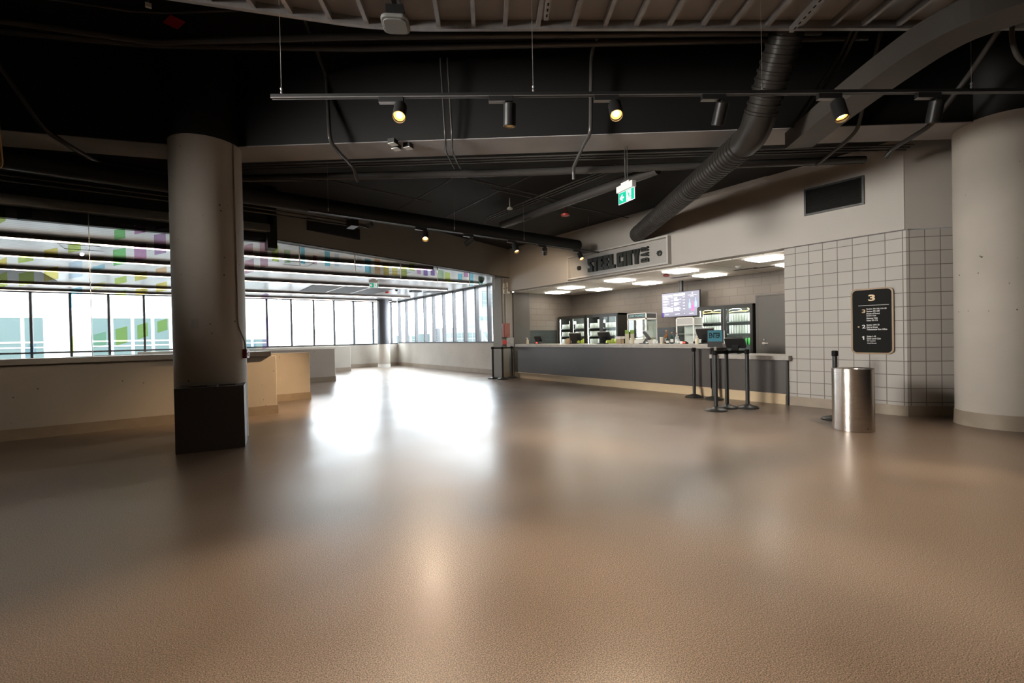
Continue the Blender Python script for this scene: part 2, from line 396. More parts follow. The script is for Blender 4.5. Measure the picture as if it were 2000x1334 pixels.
def frame(o, r, u):
    r = Vector(r).normalized(); u = Vector(u).normalized(); n = r.cross(u)
    o = Vector(o)
    return Matrix(((r.x, u.x, n.x, o.x), (r.y, u.y, n.y, o.y), (r.z, u.z, n.z, o.z), (0, 0, 0, 1)))
def TR(x, y, z, rz=0): return Matrix.Translation((x, y, z)) @ Matrix.Rotation(rz, 4, 'Z')
def aim(o, d):
    """matrix whose local -Z points along d"""
    d = Vector(d).normalized()
    return Matrix.Translation(o) @ d.to_track_quat('-Z', 'Y').to_matrix().to_4x4()

def text_geo(s, bold=0.0, extrude=0.002):
    c = bpy.data.curves.new('lettering', 'FONT'); c.body = s; c.size = 1; c.extrude = 0; c.offset = bold; c.resolution_u = 3
    o = bpy.data.objects.new('lettering', c); COL.objects.link(o)
    dg = bpy.context.evaluated_depsgraph_get(); dg.update()
    me = bpy.data.meshes.new_from_object(o.evaluated_get(dg))
    b = bmesh.new(); b.from_mesh(me)
    bmesh.ops.remove_doubles(b, verts=b.verts, dist=1e-5)
    vs = [tuple(v.co) for v in b.verts]; fs = [[v.index for v in f.verts] for f in b.faces]
    ed = [(e.verts[0].index, e.verts[1].index) for e in b.edges if len(e.link_faces) == 1]
    b.free(); bpy.data.objects.remove(o); bpy.data.curves.remove(c); bpy.data.meshes.remove(me)
    return vs, fs, ed
def put_text(mb, s, T, x0, y0, w=None, h=None, size=None, bold=0.0, depth=0.002, mi=0, x1=None):
    """letter s with its box at (x0, y0) sized (w, h), or at the given letter size; raised along +z of T"""
    vs, fs, ed = text_geo(s, bold)
    ax, bx = min(v[0] for v in vs), max(v[0] for v in vs); ay, by = min(v[1] for v in vs), max(v[1] for v in vs)
    if w is not None: sx, sy = w / (bx - ax), h / (by - ay); oy = ay
    else: sx = sy = size; oy = 0
    if w is None: ax = 0
    P = [((v[0] - ax) * sx + x0, (v[1] - oy) * sy + y0, depth) for v in vs]
    n = len(P)
    Q = [(p[0], p[1], 0) for p in P]
    mb.add(P + Q, list(fs) + [[n + i for i in reversed(f)] for f in fs] + [(a, b, n + b, n + a) for a, b in ed], mi, T)

def rrect(w, h, r, seg=6):
    pts = []
    for cx, cy, a0 in ((w / 2 - r, h / 2 - r, 0), (-w / 2 + r, h / 2 - r, 90), (-w / 2 + r, -h / 2 + r, 180), (w / 2 - r, -h / 2 + r, 270)):
        for k in range(seg + 1):
            a = math.radians(a0 + 90 * k / seg); pts.append((cx + r * math.cos(a), cy + r * math.sin(a)))
    return pts
def bend(pts, r=0.1, n=4):
    """round the corners of a polyline"""
    pts = [Vector(p) for p in pts]; out = [pts[0]]
    for i in range(1, len(pts) - 1):
        a, b, c = pts[i - 1], pts[i], pts[i + 1]
        q = min(r, (b - a).length * .45, (c - b).length * .45)
        p0 = b + (a - b).normalized() * q; p1 = b + (c - b).normalized() * q
        for k in range(n + 1):
            t = k / n; out.append(p0 * (1 - t) ** 2 + b * 2 * t * (1 - t) + p1 * t ** 2)
    return out + [pts[-1]]
# ------------------------------------------------------------------ room shell
struct(MB().prism([(-12, -8), (12.5, -8), (12.5, 22.3), (-12, 22.3)], -0.2, 0), 'floor', 'floor')
struct(MB().prism([(-12, -8), (12.5, -8), (12.5, 9.6), (-12, 9.6)], 5.2, 5.4), 'ceiling', 'black_ceiling')
# lower black deck beyond the ring beam
BF = [(-5.5, 9.58), (0.405, 7.5), (8.18, 1.42), (10.6, -0.47)]          # front edge of the ring beam in plan
BB = [(-5.3, 10.1), (0.60, 8.03), (8.55, 1.80), (10.9, -0.05)]          # its back edge
struct(MB().prism([(-5.3, 9.6), (0.60, 8.03), (8.55, 1.80), (8.9, 1.6), (8.9, 12.2), (1.45, 9.7)], 4.12, 4.3), 'ceiling_beyond_beam', 'black_ceiling')
bm_ = MB()
for i in range(3):
    bm_.prism([BF[i], BF[i + 1], BB[i + 1], BB[i]], 3.96, 5.2)
o = struct(bm_, 'ceiling_beam', 'black_beam')
sf = MB()
for i in range(3): sf.prism([BF[i], BF[i + 1], BB[i + 1], BB[i]], 3.95, 3.96)
sf.build('beam_underside', 'soffit', o)
# end walls behind the camera
struct(MB().box(-12.2, 12.5, -8.2, -8, 0, 5.2), 'wall_back', 'paint_dark')
struct(MB().box(-12.2, -12, -8, 22.3, 0, 5.2), 'wall_far_left', 'paint_dark')
struct(MB().prism([(11.4, -0.6), (11.6, -0.6), (11.6, -8), (11.4, -8)], 0, 5.2), 'wall_behind_column', 'paint_dark')

# left low wall with steel sill, glass screen and dark bulkhead above
wl = struct_root('wall_left')
MB().box(-12, 1.49, 9.30, 9.48, 0, 1.05).build('low_wall', 'concrete', wl, world=True, bevel=0.008)
MB().box(-12, 1.40, 9.22, 9.52, 1.05, 1.135).build('steel_sill', 'steel', wl, world=True, bevel=0.004)
MB().box(-12, 1.50, 9.30, 9.60, 3.42, 5.2).build('bulkhead', 'black_beam', wl, world=True)
MB().box(-12, 1.44, 9.24, 9.40, 3.285, 3.42).build('head_rail', 'steel', wl, world=True, bevel=0.004)
MB().box(1.40, 1.56, 9.30, 9.62, 3.0, 5.2).build('end_post', 'black_beam', wl, world=True)
struct(MB().box(-12, 1.495, 9.285, 9.30, 0, 0.155).box(1.49, 1.503, 9.285, 9.49, 0, 0.155), 'baseboard_left', 'base')

gs = thing('glass_screen', 'tall frameless glass screen with coloured film squares above the left concrete wall', 'glass screen', (-2, 9.28, 1.135))
for a, b in ((-12, -4.2), (-4.195, -2.6), (-2.595, -0.993), (-0.985, 1.395)):
    MB().box(a, b, 9.272, 9.284, 1.135, 3.285).build('glass_pane', 'glass', gs, world=True)
MB().box(-0.993, -0.985, 9.270, 9.286, 1.135, 3.285).build('pane_joint', 'steel', gs, world=True)
FL = [(-1.90,3.00,-1.84,3.24,'lime'),(-1.73,3.08,-1.58,3.27,'teal'),(-1.91,2.38,-1.84,2.55,'yellow'),(-1.73,2.47,-1.58,2.62,'lime'),(-1.47,2.56,-1.33,2.73,'yellow'),(-1.22,2.66,-1.08,2.83,'lime'),
(-1.92,2.11,-1.84,2.35,'lime'),(-1.73,2.15,-1.58,2.38,'lime'),(-1.48,2.23,-1.33,2.46,'yellow'),(-1.22,2.28,-1.07,2.57,'pale_blue'),(-1.22,1.85,-1.08,2.18,'blue'),(-1.92,1.91,-1.83,2.00,'pale_yellow'),
(-0.96,2.79,-0.82,2.88,'pale_green'),(-0.96,2.53,-0.83,2.65,'pale_yellow'),(-0.96,2.41,-0.82,2.53,'blue'),(-0.96,2.12,-0.82,2.27,'pale_yellow'),(-0.95,1.99,-0.82,2.07,'pale_yellow'),
(-0.70,2.90,-0.57,3.11,'green'),(-0.72,2.51,-0.57,2.80,'green'),(-0.71,2.22,-0.57,2.37,'lime'),(-0.71,2.01,-0.58,2.15,'lime'),(-0.46,3.02,-0.32,3.21,'magenta'),(-0.47,2.60,-0.32,2.90,'magenta'),
(-0.47,2.29,-0.32,2.46,'yellow'),(-0.47,2.05,-0.32,2.21,'yellow'),(-0.21,3.12,-0.07,3.21,'plum'),(-0.22,2.72,-0.07,3.09,'plum'),(-0.21,2.40,-0.07,2.55,'orange'),(-0.21,2.12,-0.07,2.31,'yellow'),
(-0.97,1.26,-0.83,1.51,'pale_green'),(-0.72,1.29,-0.58,1.59,'lime'),(-0.46,1.38,-0.33,1.65,'lime'),(-0.21,1.48,-0.08,1.71,'lime'),(-1.48,1.22,-1.34,1.41,'pale_blue'),(-1.69,1.145,-1.58,1.35,'pale_blue'),
(-1.22,1.19,-1.18,1.46,'lime'),(-0.22,1.14,-0.07,1.19,'lilac'),(1.03,2.82,1.16,3.05,'mauve'),(1.27,2.61,1.39,3.17,'mauve'),(1.03,2.50,1.17,2.78,'mauve'),(1.02,2.05,1.16,2.12,'violet'),
(1.27,2.00,1.39,2.19,'lilac'),(1.28,1.47,1.39,1.76,'lilac'),(1.27,1.16,1.39,1.41,'lilac'),(0.99,1.14,1.17,1.33,'pale_blue')]
for x0, z0, x1, z1, c in FL:
    MB().prism([(x0, z0), (x1, z0 + 0.05), (x1, z1), (x0, z1 - 0.05)], 0, 0.0008, T=frame((0, 9.2715, 0), (1, 0, 0), (0, 0, 1))).build('film_square', FILM[c], gs, world=True)

# header wall over the wide opening, from the end of the glass screen to the bar corner
HA, HB = Vector((1.45, 9.5, 0)), Vector((8.76, 12.0, 0))
HU = (HB - HA).normalized(); HN = HU.cross(Vector((0, 0, 1)))
HT = frame(HA, HU, (0, 0, 1))                          # x along the header, y up, z towards the hall
hw = struct_root('wall_header')
MB().box(0, 7.74, 3.22, 4.2, -0.22, 0, T=HT).build('header_face', 'paint_dark', hw, world=True)
MB().box(0, 7.74, 3.20, 3.22, -0.22, 0.006, T=HT).build('header_trim', 'charcoal', hw, world=True)
gb = thing('glass_smoke_baffle', 'low strip of glass with small coloured film squares hanging under the taupe header', 'glass baffle', tuple(HA + Vector((0, 0, 3.2))))
seg = [0.02, 0.66, 1.95, 3.26, 4.54, 5.86, 7.05]
for a, b in zip(seg, seg[1:]):
    MB().box(a + .004, b - .004, 2.80, 3.20, -0.12, -0.11, T=HT).build('glass_pane', 'glass', gb, world=True)
    MB().box(b - .006, b + .006, 2.80, 3.20, -0.125, -0.105, T=HT).build('pane_clip', 'steel', gb, world=True)
GL = [(0.11,2.82,0.24,3.13,'lime'),(0.35,2.82,0.47,3.07,'pale_green'),(0.68,2.84,0.77,3.17,'cyan'),(0.94,2.86,1.03,3.04,'mauve'),(1.21,2.86,1.33,3.17,'cyan'),(1.44,2.88,1.55,3.14,'pale_blue'),(1.99,2.92,2.12,3.14,'pale_blue'),
(2.21,2.82,2.37,3.14,'cyan'),(2.48,2.82,2.63,3.17,'orange'),(2.73,2.82,2.89,3.11,'yellow'),(2.99,2.82,3.15,3.03,'yellow'),(3.28,2.81,3.45,3.09,'lime'),(3.53,3.01,3.71,3.18,'lime'),(3.79,2.95,3.93,3.09,'magenta'),(4.02,2.93,4.17,3.11,'purple'),
(4.28,2.96,4.43,3.11,'purple'),(4.56,2.88,4.77,3.13,'pale_green'),(4.82,2.83,5.03,3.10,'lime'),(5.34,2.93,5.53,3.12,'cyan'),(5.61,3.05,5.80,3.18,'magenta'),(5.88,2.82,6.03,3.18,'cyan'),(6.26,2.88,6.46,3.13,'teal')]
for x0, z0, x1, z1, c in GL:
    MB().box(x0, x1, z0, z1, -0.1098, -0.109, T=HT).build('film_square', FILM[c], gb, world=True)
# black grille on the header
vt = thing('header_grille', 'long black air grille set in the taupe header above the opening', 'grille', tuple(HA + HU * 1.6 + Vector((0, 0, 3.6))))
MB().box(0.76, 2.0, 3.50, 3.74, 0.0, 0.02, T=HT).build('grille_frame', 'black_metal', vt, world=True)
g = MB()
for k in range(9): g.box(0.79, 1.97, 3.515 + k * .024, 3.527 + k * .024, 0.02, 0.03, T=HT)
g.build('grille_blades', 'black_metal', vt, world=True)

# corridor behind the opening
struct(MB().prism([(-12, 9.5), (1.5, 9.7), (8.7, 12.15), (9.2, 12.3), (9.2, 22.3), (-12, 22.3)], 3.2, 3.3), 'ceiling_corridor', 'slats')
struct(MB().box(-12, 1.5, 9.5, 9.62, 3.14, 3.42), 'trim_1', 'black_beam')
fw = struct_root('wall_far')
MB().box(-12, 2.2, 22.0, 22.2, 0, 0.45).build('low_wall', 'concrete', fw, world=True)
MB().box(2.2, 9.05, 22.0, 22.2, 0, 1.06).build('low_wall', 'concrete', fw, world=True)
struct(MB().box(2.2, 9.05, 21.985, 22.0, 0, 0.16), 'baseboard_far', 'base')
fr = struct_root('wall_window_side')
MB().box(9.05, 9.25, 12.60, 22.0, 0, 1.10).build('low_wall', 'concrete', fr, world=True)
struct(MB().box(9.035, 9.05, 12.60, 22.0, 0, 0.16), 'baseboard_window_side', 'base')

w1 = struct_root('window_1')
MX = [-11.9, -10.9, -9.9, -8.9, -7.9, -6.9, -5.9, -4.88, -3.86, -2.89, -1.88, -0.88, 0.14, 1.17, 2.2, 3.22, 4.18, 5.11, 6.0, 6.90, 7.83, 8.75]
for x in MX: MB().box(x - .035, x + .035, 22.02, 22.16, 0.45 if x < 2.25 else 1.06, 3.2).build('mullion', 'mullion', w1, world=True)
MB().box(-12, 9.05, 22.02, 22.16, 3.13, 3.2).build('head_frame', 'mullion', w1, world=True)
MB().box(-12, 9.05, 22.03, 22.15, 1.06, 1.12).build('transom', 'mullion', w1, world=True)
MB().box(-12, 2.2, 22.02, 22.16, 0.45, 0.50).build('sill_frame', 'mullion', w1, world=True)
for a, b in zip(MX, MX[1:] + [9.05]):
    if b > -5: MB().box(a + .035, b - .035, 22.085, 22.095, 0.5 if a < 2.0 else 1.12, 3.13).build('glass_pane', 'ext_glass', w1, world=True)
w2 = struct_root('window_2')
MY = [12.70, 13.80, 14.63, 15.50, 16.35, 17.23, 18.17, 19.03, 19.96, 21.08, 21.95]
for y in MY: MB().box(9.07, 9.21, y - .04, y + .04, 1.10, 3.2).build('mullion', 'mullion', w2, world=True)
MB().box(9.07, 9.21, 12.6, 22.0, 3.13, 3.2).build('head_frame', 'mullion', w2, world=True)
MB().box(9.06, 9.22, 12.6, 22.0, 1.10, 1.16).build('sill_frame', 'mullion', w2, world=True)
for a, b in zip(MY, MY[1:]):
    MB().box(9.135, 9.145, a + .04, b - .04, 1.16, 3.13).build('glass_pane', 'ext_glass', w2, world=True)

# stub walls inside the corridor
for k, (xe, y, xs, lab) in enumerate(((2.454, 11.065, -3, 'low painted concrete wall lit warm, second behind the big left column'),
                                      (4.167, 15.33, -2, 'pale low concrete wall, third one back in the window corridor'),
                                      (6.06, 19.94, -1, 'pale low concrete wall, furthest back before the far windows'))):
    t = thing('stub_wall', lab, 'low wall', (xe - 1, y, 0), group='low stub walls in the window corridor')
    t['kind'] = 'structure'
    MB().box(xs, xe, y, y + .18, 0, 1.05).build('wall_body', 'concrete', t, world=True, bevel=0.012)
    MB().box(xs, xe + .012, y - .014, y, 0, 0.155).box(xe, xe + .012, y, y + .18, 0, .155).build('wall_base', 'base', t, world=True)

# columns
def column(name, lab, x, y, r, zp, z1, dark=True, m='column', base=0.2, upper=None):
    t = thing(name, lab, 'column', (x, y, 0)); t['kind'] = 'structure'
    MB().lathe([(r, 0), (r, zp)], 64).build('shaft', m, t, smooth=True)
    if base: MB().lathe([(r + .016, 0), (r + .012, .01), (r + .006, base), (r - .01, base)], 64, cap=False).build('base_band', 'base', t, smooth=True)
    if z1 > zp: MB().lathe([(r, zp), (r, z1)], 64).build('upper_shaft', upper or 'black_beam', t, smooth=True)
    return t
colL = column('round_column', 'thick round concrete column on the left, with a red pull station', 0.402, 7.45, 0.418, 3.95, 5.2, base=0)
colR = column('round_column', 'thick round concrete column on the right, beside the scored block wall', 8.797, 1.084, 0.45, 3.97, 5.2, base=0.19)
colF = column('round_column', 'slim round column in the far window corner, white below and grey above', 8.05, 21.3, 0.28, 1.08, 3.2, base=0.14, upper='mullion')
colF.children[0].data.materials[0] = M['white_plastic']
# ------------------------------------------------------------------ bar shell
wr = struct_root('wall_right')
MB().box(8.75, 9.0, 2.04, 3.725, 0, 2.755).build('block_face', 'tile_front', wr, world=True)
RU = Vector((0.7071, -0.7071, 0)); RT0 = frame((8.75, 2.04, 0), RU, (0, 0, 1))
MB().box(0, 3.6, 0, 2.755, -0.25, 0, T=RT0).build('block_return', 'tile_return', wr, world=True)
MB().box(8.765, 9.0, 2.02, 3.725, 2.755, 2.775).box(9.0, 11.62, 3.60, 3.725, 0, 4.1).build('reveal', 'charcoal', wr, world=True)
MB().box(8.75, 9.0, 2.055, 12.1, 2.775, 4.2).build('fascia', 'paint', wr, world=True)
MB().box(-0.02, 3.6, 2.775, 4.2, -0.25, -0.02, T=RT0).build('fascia_return', 'paint', wr, world=True)
MB().box(8.72, 8.75, 4.0, 12.0, 4.05, 4.12).build('fascia_cap', 'paint', wr, world=True)
struct(MB().box(8.735, 8.75, 2.03, 3.66, 0, 0.155).box(-.006, 3.6, 0, .155, 0, .014, T=RT0), 'baseboard_right', 'base')
struct(MB().box(11.62, 11.8, 3.7, 12.2, 0, 2.8), 'wall_bar_back', 'block_back')
struct(MB().box(9.5, 11.62, 12.11, 12.3, 0, 2.8), 'wall_bar_side', 'block_side')
struct(MB().box(9.0, 11.62, 3.725, 12.11, 2.75, 2.80), 'ceiling_bar', 'bar_ceiling')
struct(MB().box(11.605, 11.62, 6.8, 9.35, 1.0, 1.48), 'trim_2', 'splash_y')
struct(MB().box(9.62, 10.84, 12.095, 12.11, 1.0, 1.51), 'trim_3', 'splash_x')
pil = struct_root('wall_pilaster')
MB().box(8.48, 8.93, 12.10, 12.6, 0, 3.2).build('bare_concrete', 'raw', pil, world=True)
MB().box(8.93, 9.60, 12.06, 12.6, 0, 2.75).build('dark_face', 'charcoal', pil, world=True)
struct(MB().box(8.47, 8.93, 12.085, 12.10, 0, .16).box(8.93, 9.61, 12.045, 12.06, 0, .16), 'baseboard_pilaster', 'base')
d1 = struct_root('door_1')
MB().box(10.94, 11.60, 3.76, 5.27, 0, 2.14).build('store_enclosure', 'charcoal', d1, world=True)
MB().box(10.885, 10.94, 4.2, 5.21, 0, 2.11).build('leaf', 'charcoal', d1, world=True)
MB().box(10.89, 10.94, 5.215, 5.27, 0, 2.145).box(10.89, 10.94, 4.14, 5.215, 2.115, 2.145).build('door_frame', 'charcoal', d1, world=True)
MB().tube([(10.885, 5.10, 1.035), (10.83, 5.10, 1.035), (10.83, 4.97, 1.035)], .011).lathe([(.03, 0), (.03, .012)], 16, T=frame((10.885, 5.10, 1.035), (0, -1, 0), (0, 0, 1))).build('lever_handle', 'steel', d1, smooth=True, world=True)
MB().lathe([(.026, 0), (.022, .02)], 16, T=frame((10.885, 5.08, 1.12), (0, -1, 0), (0, 0, 1))).build('lock_cylinder', 'steel', d1, smooth=True, world=True)

# counters
bc = thing('bar_counter', 'long charcoal bar counter with pale grey worktop and tan toe kick', 'bar counter', (8.9, 8.4, 0))
MB().box(8.66, 9.42, 5.10, 11.66, 0.985, 1.067).build('worktop', 'counter', bc, world=True, bevel=0.006)
MB().box(8.74, 9.36, 5.14, 11.62, 0.19, 0.985).build('front_panel', 'bar_front', bc, world=True)
MB().box(8.735, 8.80, 5.14, 11.62, 0.165, 0.19).build('ledge', 'kick', bc, world=True)
MB().box(8.80, 9.30, 5.16, 11.60, 0, 0.165).build('toe_kick', 'kick', bc, world=True)
lc = thing('low_counter', 'lower charcoal service counter beside the scored block wall', 'counter', (8.9, 4.3, 0))
MB().box(8.62, 9.42, 3.62, 5.095, 0.79, 0.868).build('worktop', 'counter', lc, world=True, bevel=0.006)
MB().box(8.70, 8.748, 3.70, 5.095, 0.19, 0.79).box(8.748, 9.36, 3.75, 5.095, 0.19, 0.79).build('front_panel', 'bar_front', lc, world=True)
MB().box(8.695, 8.748, 3.70, 5.095, 0.165, 0.19).build('ledge', 'kick', lc, world=True)
MB().box(8.72, 8.748, 3.72, 5.095, 0, 0.165).build('toe_kick', 'kick', lc, world=True)
MB().box(8.69, 8.748, 3.672, 3.70, 0.0, 0.79).build('end_panel', 'cooler', lc, world=True)
bk = thing('back_counter', 'dark counter along the back wall of the bar under the bottles', 'counter', (11.1, 8, 0))
MB().prism([(10.0, 6.40), (10.80, 6.40), (10.80, 6.76), (11.6, 6.76), (11.6, 9.30), (10.0, 9.30)], 0.98, 1.03).build('worktop', 'counter', bk, world=True)
MB().prism([(10.05, 6.44), (10.80, 6.44), (10.80, 6.76), (11.58, 6.76), (11.58, 9.28), (10.05, 9.28)], 0, 0.98).build('carcass', 'charcoal', bk, world=True)

# ------------------------------------------------------------------ bar ceiling lights
pl = [(9.40, 4.32, 'front row, nearest the block wall'), (10.77, 4.36, 'back row, half hidden by the block wall'), (9.42, 6.24, 'front row, second from the block wall'),
      (10.77, 6.32, 'back row, above the menu screen'), (9.53, 8.12, 'front row, third from the block wall'), (10.76, 8.18, 'back row, above the popcorn machine'),
      (9.58, 10.02, 'front row, nearest the pilaster'), (10.8, 10.05, 'back row, above the paired coolers'), (10.2, 11.32, 'alone at the far end by the pilaster')]
for i, (x, y, d) in enumerate(pl):
    t = thing('ceiling_light', 'square lit panel in the bar ceiling, ' + d, 'ceiling light', (x, y, 2.75), group='square light panels in the bar ceiling')
    MB().box(-.30, .30, -.30, .30, -.008, 0).build('light_frame', 'white_metal', t)
    MB().box(-.285, .285, -.285, .285, -.035, -.008).build('diffuser', 'panel_light', t)
t = tag(MB().lathe([(.03, -.06), (.075, -.05), (.08, -.02), (.05, 0)], 20, T=TR(9.75, 6.85, 2.75)).build('smoke_detector', 'dark_red', smooth=True), 'dark red round detector on the bar ceiling between the light panels', 'detector')
tag(MB().lathe([(.02, -.05), (.06, -.01), (.06, 0)], 16, T=TR(10.0, 5.2, 2.75)).build('ceiling_sprinkler', 'white_metal', smooth=True), 'small white sprinkler rose in the bar ceiling near the block wall', 'sprinkler')
for x, y, n, s in ((10.6, 5.35, 0, 'nearest the block wall'), (10.5, 6.95, 0, 'left of the menu screen pole'), (10.7, 4.95, 0, 'above the grey door')):
    t = MB()
    for k in range(4): t.box(-.03 + k * .022, -.02 + k * .022, -.25, .25, -.008, 0)
    tag(t.box(-.045, .055, -.27, .27, -.004, 0).build('slot_diffuser', 'corr_dark'), 'thin dark slot diffuser in the bar ceiling ' + s, 'air diffuser').location = (x, y, 2.749)

# ------------------------------------------------------------------ fascia: sign, vent
SF = frame((8.75, 0, 0), (0, -1, 0), (0, 0, 1))            # x = -Y, y = Z, z towards the hall
bs = thing('bar_sign', 'long framed perforated sign reading STEEL CITY BAR on the bar fascia', 'sign', (8.75, 7.57, 3.11))
MB().box(-9.15, -6.03, 2.83, 3.40, 0, 0.03, T=SF).build('perforated_panel', 'perf', bs, world=True)
f = MB()
for a in ((-9.17, -6.01, 2.81, 2.85), (-9.17, -6.01, 3.39, 3.43), (-9.17, -9.13, 2.85, 3.39), (-6.05, -6.01, 2.85, 3.39)): f.box(*a, 0, 0.13, T=SF)
f.build('sign_frame', 'frame_grey', bs, world=True, bevel=0.003)
BL = {'S': [[(0, 1), (1, 1), (1, .72), (.52, .72), (.52, .62), (1, .40), (1, 0), (0, 0), (0, .28), (.50, .28), (.50, .38), (0, .60)]],
      'T': [[(0, 1), (1, 1), (1, .76), (.74, .76), (.74, 0), (.26, 0), (.26, .76), (0, .76)]],
      'E': [[(0, 0), (0, 1), (1, 1), (1, .78), (.60, .78), (.60, .62), (.95, .62), (.95, .40), (.60, .40), (.60, .22), (1, .22), (1, 0)]],
      'L': [[(0, 0), (0, 1), (.58, 1), (.58, .24), (1, .24), (1, 0)]],
      'C': [[(0, .06), (0, .94), (.1, 1), (.9, 1), (1, .94), (1, .64), (.60, .64), (.60, .74), (.42, .74), (.42, .26), (.60, .26), (.60, .36), (1, .36), (1, .06), (.9, 0), (.1, 0)]],
      'I': [[(0, 0), (0, 1), (1, 1), (1, 0)]],
      'Y': [[(0, 1), (.42, 1), (.50, .62), (.58, 1), (1, 1), (.76, .42), (.76, 0), (.24, 0), (.24, .42)]],
      'B': [[(0, 0), (0, 1), (.36, 1), (.36, 0)], [(.36, 0), (.36, .20), (.9, .20), (.84, 0)], [(.36, .41), (.36, .59), (.9, .59), (.9, .41)], [(.36, .80), (.36, 1), (.84, 1), (.9, .80)], [(.62, .20), (.62, .41), (1, .45), (1, .12), (.9, .20)], [(.62, .59), (.62, .80), (.9, .80), (1, .88), (1, .55)]],
      'A': [[(0, 0), (.28, 1), (.72, 1), (1, 0), (.62, 0), (.57, .2), (.43, .2), (.38, 0)]],
      'R': [[(0, 0), (0, 1), (.36, 1), (.36, 0)], [(.36, .80), (.36, 1), (.86, 1), (1, .9), (1, .80)], [(.36, .40), (.36, .58), (1, .58), (1, .5), (.86, .40)], [(.64, .58), (.64, .80), (1, .80), (1, .58)], [(.50, .40), (.86, .40), (1, 0), (.62, 0)]]}
def block_word(name, s, T, x0, y0, w, h, gap, wide={}):
    """heavy condensed block capitals"""
    ws = [wide.get(c, 1.0) for c in s]; u = (w - gap * (len(s) - 1)) / sum(ws); x = x0; m = MB()
    for c, k in zip(s, ws):
        for poly in BL[c]: m.prism([(x + a * u * k, y0 + b * h) for a, b in poly], 0, .06, T=T)
        x += u * k + gap
    o = m.build(name, 'letters', bs, world=True)
    return o
L1 = SF @ Matrix.Translation((0, 0, .03))
block_word('letters_steel', 'STEEL', L1, -8.44, 2.93, .90, .345, .014)
block_word('letters_city', 'CITY', L1, -7.47, 2.93, .665, .345, .014, {'I': .5, 'C': 1.1})
block_word('letters_bar', 'BAR', L1 @ Matrix.Translation((-6.56, 2.94, 0)) @ Matrix.Rotation(PI / 2, 4, 'Z'), 0, 0, .345, .20, .03)
for y in (8.79, 6.28):
    MB().lathe([(.068, .03), (.062, .075), (.03, .085)], 6, T=SF @ Matrix.Translation((-y, 3.085, 0))).lathe([(.03, .075), (.028, .1)], 12, T=SF @ Matrix.Translation((-y, 3.085, 0))).build('bolt_head', 'letters', bs, world=True)
vg = thing('wall_grille', 'large black louvred air grille high on the fascia above the block wall', 'grille', (8.75, 2.96, 3.485))
f = MB()
for a in ((-3.383, -2.535, 3.26, 3.29), (-3.383, -2.535, 3.68, 3.71), (-3.383, -3.353, 3.29, 3.68), (-2.565, -2.535, 3.29, 3.68)): f.box(*a, 0, .03, T=SF)
f.build('grille_frame', 'black_metal', vg, world=True)
f = MB().box(-3.36, -2.56, 3.28, 3.69, 0, .004, T=SF)
for k in range(16): f.box(-3.353, -2.565, 3.295 + k * .0243, 3.303 + k * .0243, .004, .024, T=SF)
f.build('louvre_blades', 'sign_black', vg, world=True)

# wayfinding board
wb = thing('wayfinding_board', 'tall black rounded level board with gold edge on the block wall', 'sign', (8.75, 2.455, 1.43))
BT = frame((8.75, 2.455, 1.43), (0, -1, 0), (0, 0, 1))
MB().prism(rrect(.54, 1.02, .075), 0, .035, T=BT).build('gold_edge', 'gold', wb, world=True)
MB().prism(rrect(.495, .975, .06), .035, .039, T=BT).build('face', 'sign_black', wb, world=True)
L0 = BT @ Matrix.Translation((0, 0, .039)); oz = 1.43
gt = MB(); put_text(gt, '3', L0, -.038, 1.742 - oz, w=.085, h=.098, bold=.03); gt.build('level_heading', 'sign_gold', wb, world=True)
MB().box(-.168, .217, 1.672 - oz, 1.677 - oz, 0, .002, T=L0).build('rule_line', 'sign_white', wb, world=True)
MB().prism(rrect(.026, .02, .009, 3), 0, .002, T=L0 @ Matrix.Translation((-.168, 1.345 - oz, 0))).build('marker_dot', 'sign_gold', wb, world=True)
for n_, z_, w_, m_ in (('3', 1.562, .045, 'sign_gold'), ('2', 1.320, .045, 'sign_white'), ('1', 1.142, .028, 'sign_white')):
    gt = MB()
    if n_ == '1': gt.prism([(-.113, z_ - oz), (-.113, z_ - oz + .040), (-.124, z_ - oz + .035), (-.124, z_ - oz + .046), (-.110, z_ - oz + .055), (-.097, z_ - oz + .055), (-.097, z_ - oz)], 0, .002, T=L0)
    else: put_text(gt, n_, L0, -.123, z_ - oz, w=w_, h=.055, bold=.02)
    gt.build('level_number', m_, wb, world=True)
for blk in ((('Section 101-103,119-120', 1.606, .250), ('Section 201-228', 1.572, .165), ('House of Peroni', 1.536, .165), ('Rogers Club', 1.500, .12), ('Hammer Club', 1.464, .14), ('Suites 101-115', 1.430, .14)),
            (('Section 104-118', 1.360, .16), ('Exit to Street', 1.325, .14), ('Ticketmaster Box Office', 1.290, .255)), (('Suites 1-10', 1.182, .115), ('Event Level Club', 1.147, .175), ('TD Lounge', 1.110, .11), ('Vinyl Room', 1.074, .12))):
    wt = MB()
    for s, z, w in blk: put_text(wt, s, L0, -.063, z - oz, w=w, h=.024, bold=.02)
    wt.build('text_block', 'sign_white', wb, world=True)
